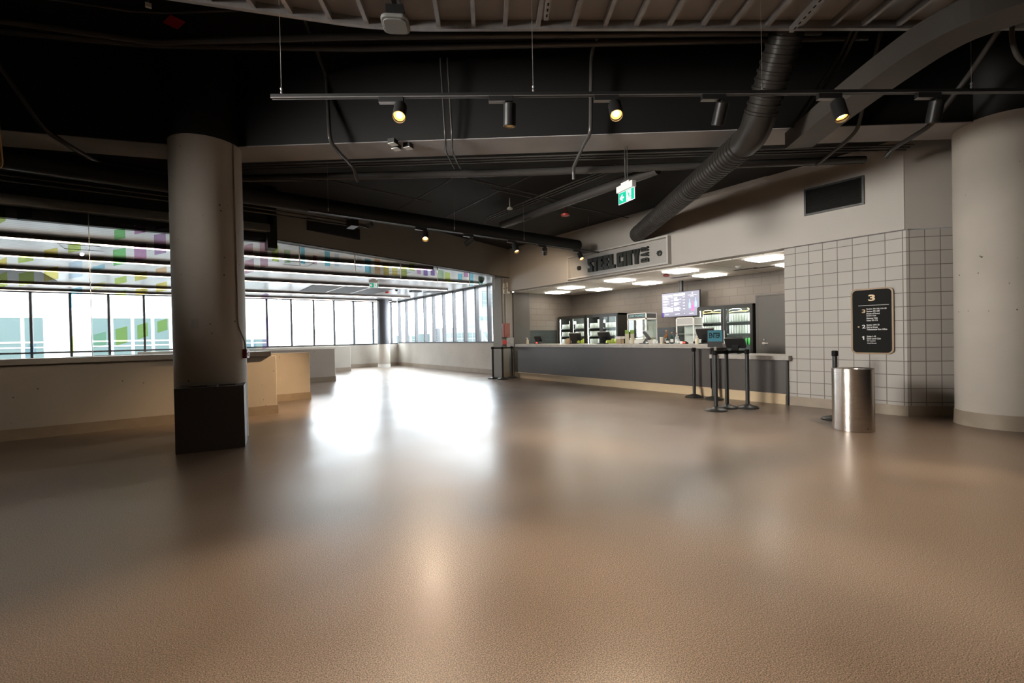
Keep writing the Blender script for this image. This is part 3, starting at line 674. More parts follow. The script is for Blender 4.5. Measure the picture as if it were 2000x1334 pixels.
# ------------------------------------------------------------------ coolers and cans
def cooler(y0, y1, lab, shelves, lit=True):
    t = thing('drink_cooler', lab, 'drinks cooler', (11.22, (y0 + y1) / 2, 0))
    ym = (y0 + y1) / 2
    b = MB().box(11.56, 11.60, y0, y1, 0.05, 1.97).box(10.88, 11.60, y0, y0 + .035, 0.05, 1.97).box(10.88, 11.60, y1 - .035, y1, 0.05, 1.97)
    b.box(10.88, 11.60, y0, y1, 1.91, 1.97).box(10.88, 11.60, y0, y1, 0.05, .25)
    b.build('shell', 'cooler', t, world=True)
    MB().box(11.50, 11.555, y0 + .036, y1 - .036, .26, 1.90).build('lining', 'cooler_in', t, world=True)
    for z in shelves: MB().box(10.93, 11.50, y0 + .04, y1 - .04, z - .022, z).build('shelf', 'cooler_in', t, world=True)
    MB().box(10.93, 10.97, y0 + .08, y1 - .08, 1.875, 1.905).box(10.90, 10.915, ym - .03, ym + .03, .35, 1.86).box(10.90, 10.915, y0 + .04, y0 + .058, .35, 1.86).box(10.90, 10.915, y1 - .058, y1 - .04, .35, 1.86).build('light_strip', 'cool_light', t, world=True)
    for a, c in ((y0, ym - .004), (ym + .004, y1)):
        d = MB()
        for q in ((a, a + .06, .2, 1.94), (c - .06, c, .2, 1.94), (a + .06, c - .06, .2, .3), (a + .06, c - .06, 1.87, 1.94)): d.box(10.84, 10.88, *q)
        dr = d.build('door', 'cooler', t, world=True)
        MB().box(10.855, 10.862, a + .06, c - .06, .3, 1.87).build('door_glass', 'door_glass', dr, world=True)
        hy = c - .03 if a == y0 else a + .03
        MB().tube([(10.80, hy, .9), (10.80, hy, 1.35)], .012).build('handle', 'steel', dr, world=True, smooth=True)
    return t
cooler(10.72, 12.04, 'black double-door drinks cooler in the back corner, next to the dark pilaster', (0.78, 1.03, 1.276, 1.534))
cooler(9.36, 10.70, 'black double-door drinks cooler beside the popcorn machine', (0.78, 1.03, 1.276, 1.534))
c3 = cooler(5.32, 6.72, 'wide lit drinks cooler next to the grey door, under the menu screen edge', (0.75, 1.0, 1.27, 1.557))
refl_amber = mat('amber_painted_reflection', (0.9, 0.6, 0.2), 0.4, emit=((1.0, 0.62, 0.22), 2.2)); refl_white = mat('white_painted_reflection', (0.9, 0.9, 0.85), 0.4, emit=((1.0, 0.93, 0.8), 1.8))  # glowing tubes stand in for neon reflections in the cooler's door glass
for k, (yc, zc, a_, b_, t0, t1, m_) in enumerate(((6.50, 1.835, .13, .032, 0, 6.3, refl_amber), (6.22, 1.835, .12, .03, .3, 4.2, refl_white), (6.38, 1.775, .26, .035, .2, 2.6, refl_amber), (5.78, 1.84, .15, .032, 0, 5.2, refl_white), (5.55, 1.84, .10, .035, 2.2, 6.0, refl_amber), (5.72, 1.785, .22, .02, .3, 2.7, refl_amber))):
    MB().tube([(10.95, yc + a_ * math.cos(t0 + (t1 - t0) * i / 24), zc + b_ * math.sin(t0 + (t1 - t0) * i / 24)) for i in range(25)], .006, 6).build('reflection_loop', m_, c3, world=True, smooth=True)
def can_proto(name, mats, lab, grp, h=.155, r=.031):
    pr = [(r * .8, 0), (r, .008), (r, h - .02), (r * .8, h - .003), (r * .8, h)]
    o = MB().lathe(pr, 12).build(name, mats, smooth=True)
    return tag(o, lab, 'can', grp)
CANP = {}
def can_row(y0, y1, z, m, lab, grp, n=9, x=10.985, h=.155, rows=1):
    k = (m, h)
    for j in range(rows):
        for i in range(n):
            y = y0 + (i + .5) / n * (y1 - y0)
            if k not in CANP:
                o = CANP[k] = can_proto('drink_can', m, lab, grp, h)
            else:
                o = CANP[k].copy(); COL.objects.link(o); o['label'] = lab; o['group'] = grp
            o.location = (x + j * .075, y, z)
for y0, y1, cn in ((10.72, 12.04, 'corner cooler'), (9.36, 10.70, 'popcorn-side cooler')):
    ym = (y0 + y1) / 2
    for a, c, dn in ((y0 + .07, ym - .075, 'right-hand'), (ym + .075, y1 - .07, 'left-hand')):
        can_row(a, c, 1.535, 'can_white', 'white can in the upper row in the %s half of the %s' % (dn, cn), 'upper row of cans, %s door of the %s' % (dn, cn), 8)
        can_row(a, c, 1.277, 'can_white', 'white can in the middle row in the %s half of the %s' % (dn, cn), 'middle row of cans, %s door of the %s' % (dn, cn), 8)
        low = 'can_yellow' if dn == 'right-hand' else 'can_white'
        can_row(a, c, 1.031, low, '%s can in the lowest visible row in the %s half of the %s' % ('yellow green' if low == 'can_yellow' else 'white', dn, cn), 'lowest row of cans, %s door of the %s' % (dn, cn), 8)
y0, y1 = 5.32, 6.72; ym = 6.02
for a, c, dn in ((y0 + .07, ym - .075, 'right-hand'), (ym + .075, y1 - .07, 'left-hand')):
    can_row(a, c, 1.558, 'can_white', 'tall white can in the upper row in the %s half of the lit cooler' % dn, 'upper row of tall cans, %s door of the lit cooler' % dn, 9, h=.20)
    can_row(a, c, 1.271, 'can_white', 'tall white can in the middle row in the %s half of the lit cooler' % dn, 'middle row of tall cans, %s door of the lit cooler' % dn, 9, h=.20)
    can_row(a, c, 1.001, 'can_green', 'green can in the lower row in the %s half of the lit cooler' % dn, 'lower row of green cans, %s door of the lit cooler' % dn, 9, h=.16)
# white packs on the upper shelves
for y, cn in ((11.55, 'corner cooler'), (10.22, 'cooler beside the popcorn machine')):
    t = MB().box(10.98, 11.2, y - .06, y + .08, 1.691, 1.80).build('drink_carton', 'white_plastic', bevel=.004)
    tag(t, 'small white carton lying on the upper cans in the %s' % cn, 'carton')

# ------------------------------------------------------------------ menu screen
ST = frame((11.18, 7.44, 2.10), (-.08, -1, 0), (0, 0, 1)); W_, H_ = 1.22, .655
sc_ = thing('menu_screen', 'wide lit menu screen with white price lists hung on the bar back wall', 'screen', (11.25, 7.44, 2.1))
MB().box(-W_ / 2 - .015, W_ / 2 + .015, -H_ / 2 - .015, H_ / 2 + .015, -.05, 0, T=ST).build('bezel', 'black_metal', sc_, world=True)
MB().box(-W_ / 2, W_ / 2, -H_ / 2, H_ / 2, 0, .002, T=ST).build('display', 'screen', sc_, world=True)
MB().box(-.03, .03, -.1, .7, -.12, -.05, T=ST).box(-.07, -.045, .2, .72, -.10, -.06, T=ST).box(-.12, .12, -.1, .1, -.46, -.12, T=ST).build('wall_mount', 'black_metal', sc_, world=True)
S2 = ST @ Matrix.Translation((0, 0, .002))
q = MB(); put_text(q, 'WINE & SPIRITS', S2, -.57, .22, w=.33, h=.055, bold=.02, depth=.001); put_text(q, 'BEER & SELTZERS', S2, -.20, .23, w=.37, h=.06, bold=.02, depth=.001)
rl = random.Random(3)
for k in range(11):
    y = .185 - k * .026
    if k % 3 != 2: q.box(-.565, -.565 + rl.uniform(.12, .27), y, y + .010, 0, .001, T=S2)
    if k % 3 == 0: q.box(-.285, -.225, y, y + .012, 0, .001, T=S2)
for k in range(14):
    y = .185 - k * .027
    if k % 5 != 4: q.box(-.195, -.195 + rl.uniform(.06, .25), y, y + .010, 0, .001, T=S2)
    if k % 3 == 0: q.box(.10, .165, y, y + .012, 0, .001, T=S2)
for x, w in ((-.5, .12), (-.16, .15), (.13, .03), (.30, .13)): q.box(x, x + w, -.27, -.258, 0, .001, T=S2)
q.box(.27, .53, .22, .228, 0, .001, T=S2).box(.385, .415, .25, .295, 0, .001, T=S2).box(.33, .44, .185, .195, 0, .001, T=S2)
q.build('price_list', 'screen_text', sc_, world=True)
MB().box(-.57, -.225, -.20, -.09, 0, .0015, T=S2).build('pale_box', 'screen_pale', sc_, world=True)
MB().box(-.61, -.55, -.327, -.21, 0, .0012, T=S2).build('corner_block', 'screen_navy', sc_, world=True)
def bottle_pic(x, y, s): return [(x - .03 * s, y), (x + .03 * s, y), (x + .035 * s, y + .12), (x + .012, y + .17), (x + .012, y + .25), (x - .012, y + .25), (x - .012, y + .17), (x - .035 * s, y + .12)]
MB().prism(bottle_pic(.315, -.13, 1.1), 0, .0012, T=S2).prism(bottle_pic(.50, -.10, 1.1), 0, .0012, T=S2).build('blue_bottle_picture', 'screen_blue', sc_, world=True)
MB().prism(bottle_pic(.405, -.20, 1.2), 0, .0016, T=S2).build('pink_bottle_picture', 'screen_pink', sc_, world=True)

# ------------------------------------------------------------------ popcorn machine, warmer
pm = thing('popcorn_machine', 'white framed glass popcorn machine with a JUST POPPED header on the back counter', 'popcorn machine', (10.55, 8.21, 1.03))
f = MB()
for a, b in ((10.3, 7.888), (10.3, 8.508), (10.74, 7.888), (10.74, 8.508)): f.box(a, a + .03, b, b + .03, 1.03, 1.88)
f.box(10.3, 10.77, 7.888, 8.538, 1.03, 1.14).box(10.3, 10.77, 7.888, 8.538, 1.70, 1.74).box(10.3, 10.77, 7.888, 8.538, 1.865, 1.885).build('frame', 'white_plastic', pm, world=True)
MB().box(10.31, 10.76, 7.895, 8.53, 1.74, 1.865).build('header', 'charcoal', pm, world=True)
q = MB(); put_text(q, 'JUST POPPED', frame((10.309, 8.50, 0), (0, -1, 0), (0, 0, 1)), 0.03, 1.765, w=.53, h=.075, bold=.02); q.build('header_text', mat('teal_letters', (0.22, 0.5, 0.55), 0.4), pm, world=True)
MB().box(10.31, 10.314, 7.918, 8.508, 1.14, 1.70).box(10.33, 10.74, 7.892, 7.896, 1.14, 1.70).build('glass_panel', 'door_glass', pm, world=True)
MB().lathe([(.10, 0), (.13, .03), (.12, .16), (.03, .18)], 20, T=TR(10.55, 8.25, 1.42)).tube([(10.55, 8.25, 1.58), (10.55, 8.25, 1.70)], .015).build('kettle', 'steel', pm, smooth=True, world=True)
MB().box(10.34, 10.72, 7.93, 8.50, 1.14, 1.20).build('popcorn_bed', 'cream', pm, world=True)
MB().box(10.745, 10.755, 7.92, 8.50, 1.14, 1.7).build('back_panel', 'white_metal', pm, world=True)
hm = thing('food_warmer', 'pale framed glass food warmer with grey header next to the lit cooler', 'food warmer', (10.5, 6.73, 1.03))
f = MB()
for a, b in ((10.3, 6.477), (10.3, 6.95), (10.67, 6.477), (10.67, 6.95)): f.box(a, a + .03, b, b + .03, 1.03, 1.70)
f.box(10.3, 10.7, 6.477, 6.98, 1.03, 1.10).box(10.3, 10.7, 6.477, 6.98, 1.50, 1.52).box(10.3, 10.7, 6.477, 6.98, 1.68, 1.70).build('frame', 'white_plastic', hm, world=True)
MB().box(10.305, 10.69, 6.485, 6.972, 1.52, 1.68).build('header', 'grey_plastic', hm, world=True)
MB().box(10.31, 10.314, 6.507, 6.95, 1.10, 1.50).build('glass_panel', 'door_glass', hm, world=True)
MB().box(10.33, 10.66, 6.53, 6.93, 1.28, 1.29).build('wire_shelf', 'steel', hm, world=True)
MB().box(10.68, 10.69, 6.51, 6.95, 1.10, 1.50).build('back_panel', 'white_metal', hm, world=True)

# ------------------------------------------------------------------ things on the counters
def terminal(lab, x, y, z, rz, s=1.0, tilt=28):
    t = thing('till_terminal', lab, 'till', (x, y, z), rz)
    MB().prism([(p[0] * s, p[1] * s) for p in rrect(.22, .24, .04)], 0, .022 * s).build('foot', 'black_metal', t)
    T = Matrix.Translation((.0, 0, .02 * s)) @ Matrix.Rotation(math.radians(tilt), 4, 'Y')
    MB().box(-.03 * s, .03 * s, -.06 * s, .06 * s, 0, .20 * s, T=T).build('neck', 'black_metal', t)
    T2 = Matrix.Translation((.07 * s, 0, .21 * s)) @ Matrix.Rotation(math.radians(-tilt), 4, 'Y')
    T2 = T2 @ Matrix(((0, 0, 1, 0), (1, 0, 0, 0), (0, 1, 0, 0), (0, 0, 0, 1)))
    MB().prism([(p[0] * s, p[1] * s) for p in rrect(.36, .24, .02)], -.022 * s, .022 * s, T=T2).build('screen', 'black_metal', t)
    MB().box(-.165 * s, .165 * s, -.105 * s, .105 * s, .022 * s, .024 * s, T=T2).build('display', 'dark_glass', t)
    return t
terminal('small dark till terminal at the far end of the bar counter by the pilaster', 9.12, 11.10, 1.067, .2, .75)
terminal('black till terminal in front of the corner cooler, next to the tan card stack', 9.12, 9.45, 1.067, .3, .98)
terminal('black till terminal in front of the cooler beside the popcorn machine', 9.12, 8.38, 1.067, .1, 1.0)
terminal('black till terminal seen edge-on in front of the popcorn machine', 9.12, 7.06, 1.067, -1.05, .95, 35)
terminal('big black till terminal by the soap bottle near the counter step', 9.16, 5.52, 1.067, .15, 1.05)
terminal('black till terminal on the lower counter behind the ENTER sign', 9.12, 4.85, 0.868, .2, 1.05, 38)
def reader(lab, x, y, z, rz, led=True):
    t = thing('card_reader', lab, 'card reader', (x, y, z), rz)
    MB().prism([(-.05, 0), (.06, 0), (.06, .03), (-.05, .07)], -.04, .04, T=Matrix.Rotation(PI / 2, 4, 'X')).build('body', 'black_metal', t, bevel=.004)
    if led: MB().box(-.062, -.05, -.025, .025, .02, .05).build('red_light', 'led_red', t)
reader('card reader with a glowing red light beside the soap bottle', 9.0, 5.87, 1.067, 0)
reader('card reader with a small red light at the far end of the bar counter', 9.0, 11.28 - .35, 1.067, .2)
def soap(lab, x, y, z):
    t = thing('soap_bottle', lab, 'soap bottle', (x, y, z))
    MB().lathe([(.034, 0), (.038, .01), (.038, .11), (.03, .13), (.014, .138), (.014, .15)], 20).build('bottle', 'cream', t, smooth=True)
    MB().lathe([(.018, .148), (.018, .165), (.006, .168), (.006, .19)], 14).tube([(0, 0, .19), (-.045, 0, .188), (-.055, 0, .178)], .006).build('pump', 'white_plastic', t, smooth=True)
soap('cream pump soap bottle at the far end of the bar counter against the pilaster', 8.98, 11.42, 1.067)
soap('cream pump soap bottle near the step in the counter', 8.85, 5.50, 1.067)
def cups(lab, x, y):
    t = thing('cup_stack', lab, 'cup stack', (x, y, 1.067))
    p = []
    for k in range(14): p += [(.044, k * .018), (.048, k * .018 + .014), (.046, k * .018 + .0179)]
    MB().lathe(p, 18).build('cream_cups', 'cream', t, smooth=True)
    p = []
    for k in range(5): p += [(.044, .252 + k * .018), (.048, .252 + k * .018 + .014), (.046, .252 + k * .018 + .0179)]
    p += [(.03, .345)]
    MB().lathe(p, 18).build('green_cups', 'lime', t, smooth=True)
cups('tall stack of cream and green cups, closer to the napkin box', 9.10, 7.56)
cups('tall stack of cream and green cups, closer to the edge-on till', 9.06, 7.36)
t = thing('napkin_box', 'white box on a tan carton beside the cup stacks', 'box', (9.12, 7.80, 1.067))
MB().box(-.06, .06, -.07, .07, 0, .13).build('carton', 'cardboard', t)
MB().box(-.08, .08, -.09, .09, .13, .19).build('white_box', 'white_plastic', t)
tag(MB().lathe([(.05, 0), (.07, .02), (.075, .09), (.05, .15), (.02, .155)], 8, T=TR(9.1, 9.70, 1.067)).build('card_stack', 'cardboard'), 'tan eight-sided card stack on the bar counter before the corner cooler', 'card stack')
t = thing('serving_bag', 'crumpled white paper bag on the counter before the popcorn machine', 'bag', (9.1, 6.74, 1.067))
MB().lathe([(.035, 0), (.05, .03), (.045, .07), (.03, .10), (.015, .105)], 9).build('paper', 'paper', t)
def bottle(lab, x, y, h, m, cap, r=.036, z=1.067):
    t = thing('liquor_bottle', lab, 'bottle', (x, y, z), group='bottles clustered on the bar counter')
    MB().lathe([(r * .95, 0), (r, .01), (r, h * .55), (r * .35, h * .72), (r * .35, h * .9)], 16).build('bottle_body', m, t, smooth=True)
    MB().lathe([(r * 1.012, h * .14), (r * 1.012, h * .42)], 16, cap=False).build('bottle_label', 'white_plastic', t, smooth=True)
    MB().lathe([(r * .42, h * .9), (r * .4, h)], 12).build('cap', cap, t, smooth=True)
amber = mat('amber_glass', (0.30, 0.11, 0.02), 0.15); clear = mat('pale_bottle_glass', (0.45, 0.5, 0.5), 0.12); dkg = mat('dark_bottle_glass', (0.03, 0.06, 0.05), 0.12)
orange = mat('orange_cap', (0.7, 0.25, 0.03), 0.4)
bottle('tallest amber bottle with an orange top in the counter cluster', 9.12, 6.44, .32, amber, orange)
bottle('brown bottle at the back of the counter cluster', 9.24, 6.50, .25, amber, 'dark_red')
bottle('dark bottle with an orange and red top in the counter cluster', 9.12, 6.29, .27, dkg, orange)
bottle('clear bottle with a red top in the counter cluster', 9.12, 6.17, .25, clear, 'red')
bottle('short dark bottle at the front of the counter cluster', 9.02, 6.33, .18, dkg, 'black_metal')
bottle('short clear bottle at the end of the counter cluster nearest the soap', 9.05, 6.08, .17, clear, 'white_plastic', .03)
bottle('small dark bottle beside the paper bag', 8.94, 6.84, .14, dkg, 'red', .03)
bottle('slim white capped bottle between paper bag and bottle cluster', 9.05, 6.64, .14, clear, 'white_plastic', .022)
t = thing('plastic_tub', 'cream plastic tub at the front of the bottle cluster', 'tub', (8.95, 6.44, 1.067))
MB().lathe([(.036, 0), (.042, .15), (.046, .152), (.046, .16)], 18).build('tub_body', 'cream', t, smooth=True)

# ------------------------------------------------------------------ posts, bin, column fittings
def post(lab, x, y, sign=False, tint='black_metal'):
    t = thing('barrier_post', lab, 'barrier post', (x, y, 0))
    MB().lathe([(.175, 0), (.178, .012), (.165, .028), (.09, .05), (.05, .062), (.034, .07)], 32).build('base', 'black_metal', t, smooth=True)
    MB().lathe([(.032, .065), (.032, .93)], 24).build('pole', 'black_metal', t, smooth=True)
    MB().lathe([(.032, .925), (.04, .93), (.04, .995), (.03, 1.005)], 24).box(-.045, -.03, -.022, .022, .94, .99).box(.03, .045, -.022, .022, .94, .99).build('belt_head', 'sign_black', t, smooth=True)
    return t
P = {'A': (7.27, 4.19), 'B': (7.655, 4.21), 'C': (7.90, 3.98), 'D': (8.50, 5.36), 'E': (8.47, 4.92), 'F': (7.74, 2.625), 'L1': (8.04, 12.0), 'L2': (8.16, 11.64), 'L3': (8.65, 11.82)}
pA = post('black belt barrier post carrying the ENTER sign', *P['A'])
pB = post('black belt barrier post just behind the ENTER post', *P['B'])
pC = post('black belt barrier post furthest from the ENTER sign, nearest the block wall', *P['C'])
pD = post('black belt barrier post standing alone before the step in the counter', *P['D'])
pE = post('black belt barrier post mostly hidden behind the ENTER post', *P['E'])
pF = post('black belt barrier post behind the stainless bin', *P['F'])
p1 = post('black barrier post nearest the window wall, first in the row by the pilaster', *P['L1'])
p2 = post('black barrier post in the middle of the row by the pilaster', *P['L2'])
p3 = post('black barrier post against the bar end, last in the row by the pilaster', *P['L3'])
def belt(par, a, b):
    a, b = Vector((*P[a], 0)), Vector((*P[b], 0)); d = (b - a).normalized(); n = Vector((-d.y, d.x, 0)) * .0015
    a = a + d * .042; b = b - d * .042
    q = [(a + n), (b + n), (b - n), (a - n)]
    MB().prism([(p.x, p.y) for p in q], .942, .988).build('belt', 'sign_black', par, world=True)
belt(pA, 'A', 'B'); belt(pB, 'B', 'C'); belt(p1, 'L1', 'L2'); belt(p2, 'L2', 'L3')
nd = Vector((-P['A'][0], -P['A'][1], 0)).normalized()
ET = frame((P['A'][0], P['A'][1], 1.2), Vector((0, 0, 1)).cross(nd).lerp(Vector((0, -1, 0)), .15), (0, 0, 1))
es = thing('enter_sign', 'small black framed teal sign reading ENTER on top of a barrier post', 'sign', (P['A'][0], P['A'][1], 1.005))
MB().box(-.115, .115, -.14, .145, -.008, .008, T=ET).build('sign_frame', 'black_metal', es, world=True)
MB().box(-.108, .108, -.045, .138, .008, .0095, T=ET).build('teal_face', 'teal', es, world=True)
q = MB(); put_text(q, 'ENTER', ET @ Matrix.Translation((0, 0, .0095)), -.088, .01, w=.176, h=.09, bold=.03, depth=.001); q.build('lettering', 'sign_black', es, world=True)
MB().box(-.02, .02, -.20, -.135, -.01, .01, T=ET).build('bracket', 'steel', es, world=True)

wb_ = thing('waste_bin', 'round brushed stainless waste bin in front of the block wall', 'bin', (7.123, 2.218, 0))
MB().lathe([(.222, 0), (.227, .006), (.227, .80), (.215, .803), (.15, .79), (.145, .70)], 64, cap=False).build('bin_shell', 'brushed', wb_, smooth=True)
MB().lathe([(.144, .72), (.01, .71)], 32).build('dark_opening', 'sign_black', wb_, smooth=True)
MB().box(-.008, .008, -.229, -.2265, .045, .055, T=Matrix.Rotation(-.55, 4, 'Z')).build('maker_plate', 'black_metal', wb_)

cb = thing('bin_cabinet', 'square dark brown cabinet with round holes in its top, wrapped around the left column', 'cabinet', (.335, 6.64, 0), math.atan2(6.582 - 6.695, .70))
MB().box(-.355, .355, 0, .02, 0.0, .755).box(-.355, -.335, .02, .48, 0, .755).box(.335, .355, .02, .48, 0, .755).build('cabinet_body', 'dark_box', cb, bevel=.003)
tp = MB()
# top with two long openings: strips around the holes
for a in ((-.355, .355, 0, .05), (-.355, .355, .33, .375), (-.355, -.28, .375, .48), (.30, .355, .375, .48), (-.355, -.25, .05, .33), (-.06, .06, .05, .33), (.25, .355, .05, .33)): tp.box(*a, .755, .768)
tp.build('cabinet_top', 'dark_box', cb)
MB().box(-.24, .24, .345, .35, .768, .772).build('metal_edge', 'steel', cb)
cx, cy, cr = .402, 7.45, .418
def on_col(th, z, extra=0):
    a = math.radians(th); n = Vector((math.cos(a), math.sin(a), 0))
    return frame(Vector((cx, cy, z)) + n * (cr + extra), Vector((0, 0, 1)).cross(n), (0, 0, 1))
T = on_col(-117, 1.55)
t = thing('blank_wall_plate', 'small grey blank plate on the front of the left column', 'wall plate', tuple(T.translation))
MB().box(-.04, .04, -.06, .06, -.006, .006, T=T).build('plate', 'grey_plastic', t, world=True, bevel=.004)
T = on_col(-28, 1.145)
t = thing('fire_alarm_pull_station', 'small red fire alarm pull station on the side of the left column', 'fire alarm', tuple(T.translation))
MB().box(-.045, .045, -.06, .065, -.02, .05, T=T).build('red_box', 'dark_red', t, world=True, bevel=.004)
MB().box(-.03, .03, -.01, .0, .05, .056, T=T).box(-.006, .006, -.03, .02, .05, .058, T=T).box(-.03, .03, .035, .05, .05, .053, T=T).build('white_handle', 'white_plastic', t, world=True)
pts = [on_col(-47, z, .012).translation for z in (3.94, 2.6, 1.55)] + [on_col(-40, 1.42, .014).translation, on_col(-31, 1.32, .02).translation, on_col(-29, 1.21, .02).translation]
tag(MB().tube(bend(pts, .08), .011).build('alarm_conduit', 'column', smooth=True), 'thin pale conduit running down the left column to the pull station', 'conduit')
# ------------------------------------------------------------------ track lights
def track(name, lab, a, b):
    a, b = Vector(a), Vector(b); d = (b - a).normalized(); n = Vector((-d.y, d.x, 0)); L = (b - a).length
    T = Matrix(((d.x, n.x, 0, a.x), (d.y, n.y, 0, a.y), (0, 0, 1, a.z), (0, 0, 0, 1)))
    t = thing(name, lab, 'light track', tuple(a))
    m = MB().box(0, L, -.018, .018, -.012, .02, T=T).build('rail', 'black_metal', t, world=True)
    MB().box(.0, L, -.0195, -.0165, -.014, -.008, T=T).box(0, L, .0165, .0195, -.014, -.008, T=T).build('rail_lip', 'galv', t, world=True)
    return a, d
def head(lab, a, d, s, target, power, grp, lit=True, ang=62, col=(1.0, 0.77, 0.55), soft=.04):
    p = a + d * s
    n = Vector((-d.y, d.x, 0))
    T = Matrix(((d.x, n.x, 0, p.x), (d.y, n.y, 0, p.y), (0, 0, 1, p.z), (0, 0, 0, 1)))
    t = thing('track_spotlight', lab, 'spotlight', tuple(p), group=grp)
    MB().box(-.13, .09, -.022, .022, -.06, -.012, T=T).build('adapter', 'black_metal', t, world=True, bevel=.002)
    MB().box(-.13, .02, -.023, .023, -.064, -.060, T=T).build('adapter_base', 'galv', t, world=True)
    hp = p + d * .06 + Vector((0, 0, -.11))
    A = aim(hp, Vector(target) - hp)
    MB().tube([p + d * .06 + Vector((0, 0, -.055)), hp], .012).build('swivel', 'black_metal', t, world=True)
    MB().lathe([(.052, .03), (.058, .025), (.058, -.16), (.054, -.165), (.052, -.15)], 28, T=A, cap=False).lathe([(.052, .031), (.001, .03)], 28, T=A, cap=False).build('lamp_can', 'black_metal', t, world=True, smooth=True)
    MB().lathe([(.050, -.135), (.030, -.128)], 24, T=A, cap=False).build('reflector', 'lamp_warm_face' if lit else 'black_metal', t, world=True)
    MB().lathe([(.030, -.128), (.001, -.127)], 24, T=A, cap=False).build('lens', 'lamp_warm' if lit else 'black_metal', t, world=True)
    if power:
        l = bpy.data.lights.new('spot_lamp', 'SPOT'); l.energy = power; l.color = col
        l.spot_size = math.radians(ang); l.spot_blend = 0.7; l.shadow_soft_size = soft
        o = bpy.data.objects.new('spot_lamp', l); COL.objects.link(o); o.parent = t
        o.matrix_parent_inverse = TM[t.name].inverted(); o.matrix_world = A @ Matrix.Translation((0, 0, -.17))
def hang(lab, x, y, z0, z1, grp='thin cables holding the light tracks'):
    t = thing('hanger_cable', lab, 'cable', (x, y, z0), group=grp)
    MB().tube([(0, 0, .03), (0, 0, z1 - z0)], .0025, 5).build('cable', 'rod', t)
    MB().lathe([(.004, 0), (.011, .012), (.006, .03), (.012, .045), (.004, .06)], 8).build('gripper', 'galv', t)
G1 = 'spotlights on the long track before the ring beam'; G2 = 'spotlights on the track before the taupe header'
A1, D1 = track('light_track', 'long black light track hung across the hall before the ring beam', (.755, 4.612, 3.5), (7.0, .255, 3.5))
dist = lambda x, y: (Vector((x, y, 0)) - Vector((A1.x, A1.y, 0))).dot(D1)
head('lit spotlight nearest the left end of the long track', A1, D1, dist(1.66, 4.0), (.3, 1.6, 0), 380, G1)
head('spotlight seen from behind, second from the left end of the long track', A1, D1, dist(2.47, 3.43), (2.75, 3.9, 0), 250, G1)
head('lit spotlight in the middle of the long track, left of the spiral duct', A1, D1, dist(3.26, 2.88), (1.6, .9, 0), 380, G1)
head('spotlight seen from behind, overlapping the spiral duct on the long track', A1, D1, dist(4.08, 2.32), (5.1, 3.9, 0), 330, G1)
head('lit spotlight on the long track, right of the spiral duct', A1, D1, dist(4.97, 1.70), (4.4, .7, 0), 420, G1)
head('spotlight seen from behind, nearest the right column on the long track', A1, D1, dist(5.73, 1.155), (6.6, 1.9, 0), 300, G1)
for x, y, l in ((.83, 4.56, 'left end of the long track'), (2.69, 3.26, 'middle of the long track'), (4.42, 2.05, 'long track in front of the spiral duct'), (6.05, .92, 'right end of the long track')):
    hang('thin bright cable with a gripper above the ' + l, x, y, 3.53, 4.38 if x > 4.9 else 5.2)
A2, D2 = track('light_track', 'black light track with pale edges along the taupe header', (1.70, 7.52, 3.3), (8.35, 7.75, 3.3))
for s, l, tg, pw in ((1.92, 'first lit spotlight from the left on the track before the header', (2.6, 5.2, 0), 160), (2.92, 'dark tilted spotlight pointing away on the track before the header', (1.72, 9.75, .5), 1300),
                     (3.98, 'middle lit spotlight on the track before the header', (5.6, 5.8, 0), 160), (4.82, 'dark upright spotlight near the fascia corner', (8.6, 10.0, 2.2), 260), (5.92, 'lit spotlight hanging in front of the bar sign', (7.0, 5.2, .0), 160)):
    head(l, A2, D2, s, tg, pw, G2, lit=True, ang=46 if pw > 1000 else 70, col=(1.0, 0.66, 0.36) if pw > 1000 else (1.0, 0.77, 0.55))
for s, l in ((.3, 'left end of the header track'), (2.6, 'middle of the header track'), (4.3, 'header track near the fascia corner'), (6.3, 'header track end before the bar sign')):
    p = A2 + D2 * s; hang('thin cable above the ' + l, p.x, p.y, 3.33, 4.12)
A4, D4 = track('light_track', 'added unseen black light track at the far left of the hall', (-5.6, 4.4, 3.35), (-3.4, 5.6, 3.35))  # added out of view to brighten the bar fascia and block wall
for s, tg, l in ((.5, (8.75, 3.0, 1.5), 'first'), (1.2, (8.75, 5.4, 1.9), 'second'), (1.9, (8.75, 4.2, 1.7), 'third')):
    head('%s added flood lamp on the unseen track at the far left' % l, A4, D4, s, tg, 1900, 'added flood lamps at the far left', ang=42, col=(1.0, 0.95, 0.88), soft=.9)
for s in (.2, 2.3):
    p = A4 + D4 * s; hang('cable above the added far left track', p.x, p.y, 3.38, 5.2)
A3, D3 = track('light_track', 'added unseen black light track above the viewer', (-2.2, 2.05, 3.9), (3.4, -1.86, 3.9))  # added out of view, its spots warm the foreground floor
for s, l in ((1.0, 'first'), (2.7, 'second'), (4.4, 'third'), (6.1, 'fourth')):
    p = A3 + D3 * s
    head('%s added spotlight on the unseen track above the viewer' % l, A3, D3, s, (p.x + .9, p.y + 1.1, 0), 130, 'added spotlights above the viewer', ang=100)
head('added angled spotlight on the track above the viewer, brightening the left wall', A3, D3, .3, (-2.3, 9.3, .5), 270, 'added spotlights above the viewer', ang=44)  # extra lamp added to lift the dark low wall
hang('cable above the added viewer track, left', -1.9, 1.84, 3.93, 5.2); hang('cable above the added viewer track, right', 3.0, -1.58, 3.93, 5.2)

